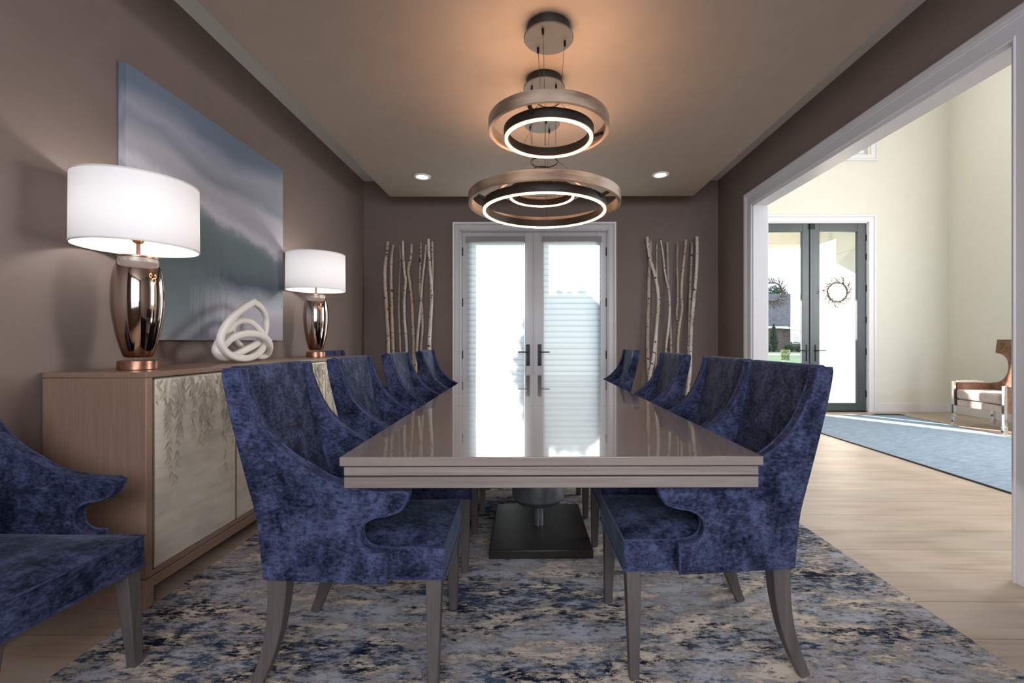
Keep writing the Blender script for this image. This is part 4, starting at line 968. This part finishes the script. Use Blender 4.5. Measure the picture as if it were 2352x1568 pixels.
# house across the street
hs = thing('neighbour_house', 'brick house with grey hipped roof across the street', 'house', (33, 60, -0.16))
hx0, hx1, hy0, hy1 = -6.0, 14.0, 0, 12
MB().box(hx0, hx1, hy0, hy1, 0, 2.95).build('brick_wall', M['brick'], hs)
def hip(x0, x1, y0, y1, z0, z1, over=0.6):
    x0 -= over; x1 += over; y0 -= over; y1 += over; d = (y1 - y0) / 2; ymid = (y0 + y1) / 2
    m = MB(); m.add([(x0, y0, z0), (x1, y0, z0), (x1, y1, z0), (x0, y1, z0), (x0 + d, ymid, z1), (x1 - d, ymid, z1)], [(0, 1, 5, 4), (1, 2, 5), (2, 3, 4, 5), (3, 0, 4), (3, 2, 1, 0)])
    m.box(x0, x1, y0, y1, z0 - 0.28, z0 - 0.02, 1); return m
hip(hx0, hx1, hy0, hy1, 3.2, 8.2).build('roof', [M['roof'], M['porchwhite']], hs)
MB().box(-6.0, -1.3, -2.5, 0.0, 0, 2.95).build('brick_wall', M['brick'], hs)
hip(-6.0, -1.3, -2.5, 2.0, 3.2, 6.2, 0.4).build('roof', [M['roof'], M['porchwhite']], hs)
f_ = MB().box(1.3, 2.4, -0.06, -0.01, 1.0, 2.5).build('window', M['porchwhite'], hs); MB().box(1.42, 2.28, -0.075, -0.062, 1.12, 2.38).build('pane', M['planter'], f_)
cyp = lambda z: max(0.08, (1 - z) / 2) ** 0.55
p = at(1777, 800, 56); tree('cypress_tree', p.x, 56, 1.55, (0.62, 0.62, 1.75), 2200, 0.12, 'cypress', 'narrow dark green conical tree in front of the brick house', seed=8, shape=cyp)
for i, (px, py, Y, rx, rz, mt, lb) in enumerate((
    (1812, 797, 55, 0.55, 0.55, 'leaf', 'rounded dark hedge bush under the brick house window'),
    (1836, 797, 54.0, 0.5, 0.5, 'leaf', 'lighter hedge bush nearest the door edge'),
    (1762, 797, 55, 0.6, 0.5, 'cypress', 'low dark bush left of the conical tree'))):
    p = at(px, py, Y); tree('hedge_bush', p.x, Y, 0.35, (rx, 0.6, rz), 900, 0.10, mt, lb, seed=30 + i, group='hedge bushes by the brick house', cat='bush')
p = at(1838, 745, 50); tree('maple_tree', p.x + 0.4, 50, 2.7, (1.3, 1.0, 0.95), 500, 0.13, 'maple', 'small red leaved maple tree in front of the brick house', seed=41)
p = at(1785, 700, 75)
tree('background_tree', p.x - 0.5, 75, 7.2, (2.6, 2, 3.2), 2600, 0.28, 'cypress', 'tall dark tree rising behind the brick house roof', seed=42)
# potted topiary on the lawn
p = at(1804, 830, 25.5)
pt = thing('potted_topiary', 'pale green clipped shrub standing on the lawn outside the left front door leaf', 'shrub', (p.x, 25.5, -0.16))
rnd = random.Random(55); m = MB()
for k in range(900):
    z = rnd.uniform(0.22, 0.80); r_ = (0.16 + 0.09 * z / 0.8) * math.sqrt(rnd.uniform(0.5, 1)); a = rnd.uniform(0, 2 * PI)
    q = Vector((r_ * math.cos(a), r_ * math.sin(a), z)); d = Vector((rnd.uniform(-1, 1), rnd.uniform(-1, 1), rnd.uniform(-1, 1))).normalized(); e = d.orthogonal().normalized()
    m.add([q - d * 0.04, q + e * 0.02, q + d * 0.04, q - e * 0.02], [(0, 1, 2, 3)])
m.build('clipped_leaves', M['leaflight'], pt)
MB().lathe([(0.12, 0.0), (0.16, 0.22), (0.15, 0.24)], 20).build('pot', M['porchwhite'], pt, smooth=True)
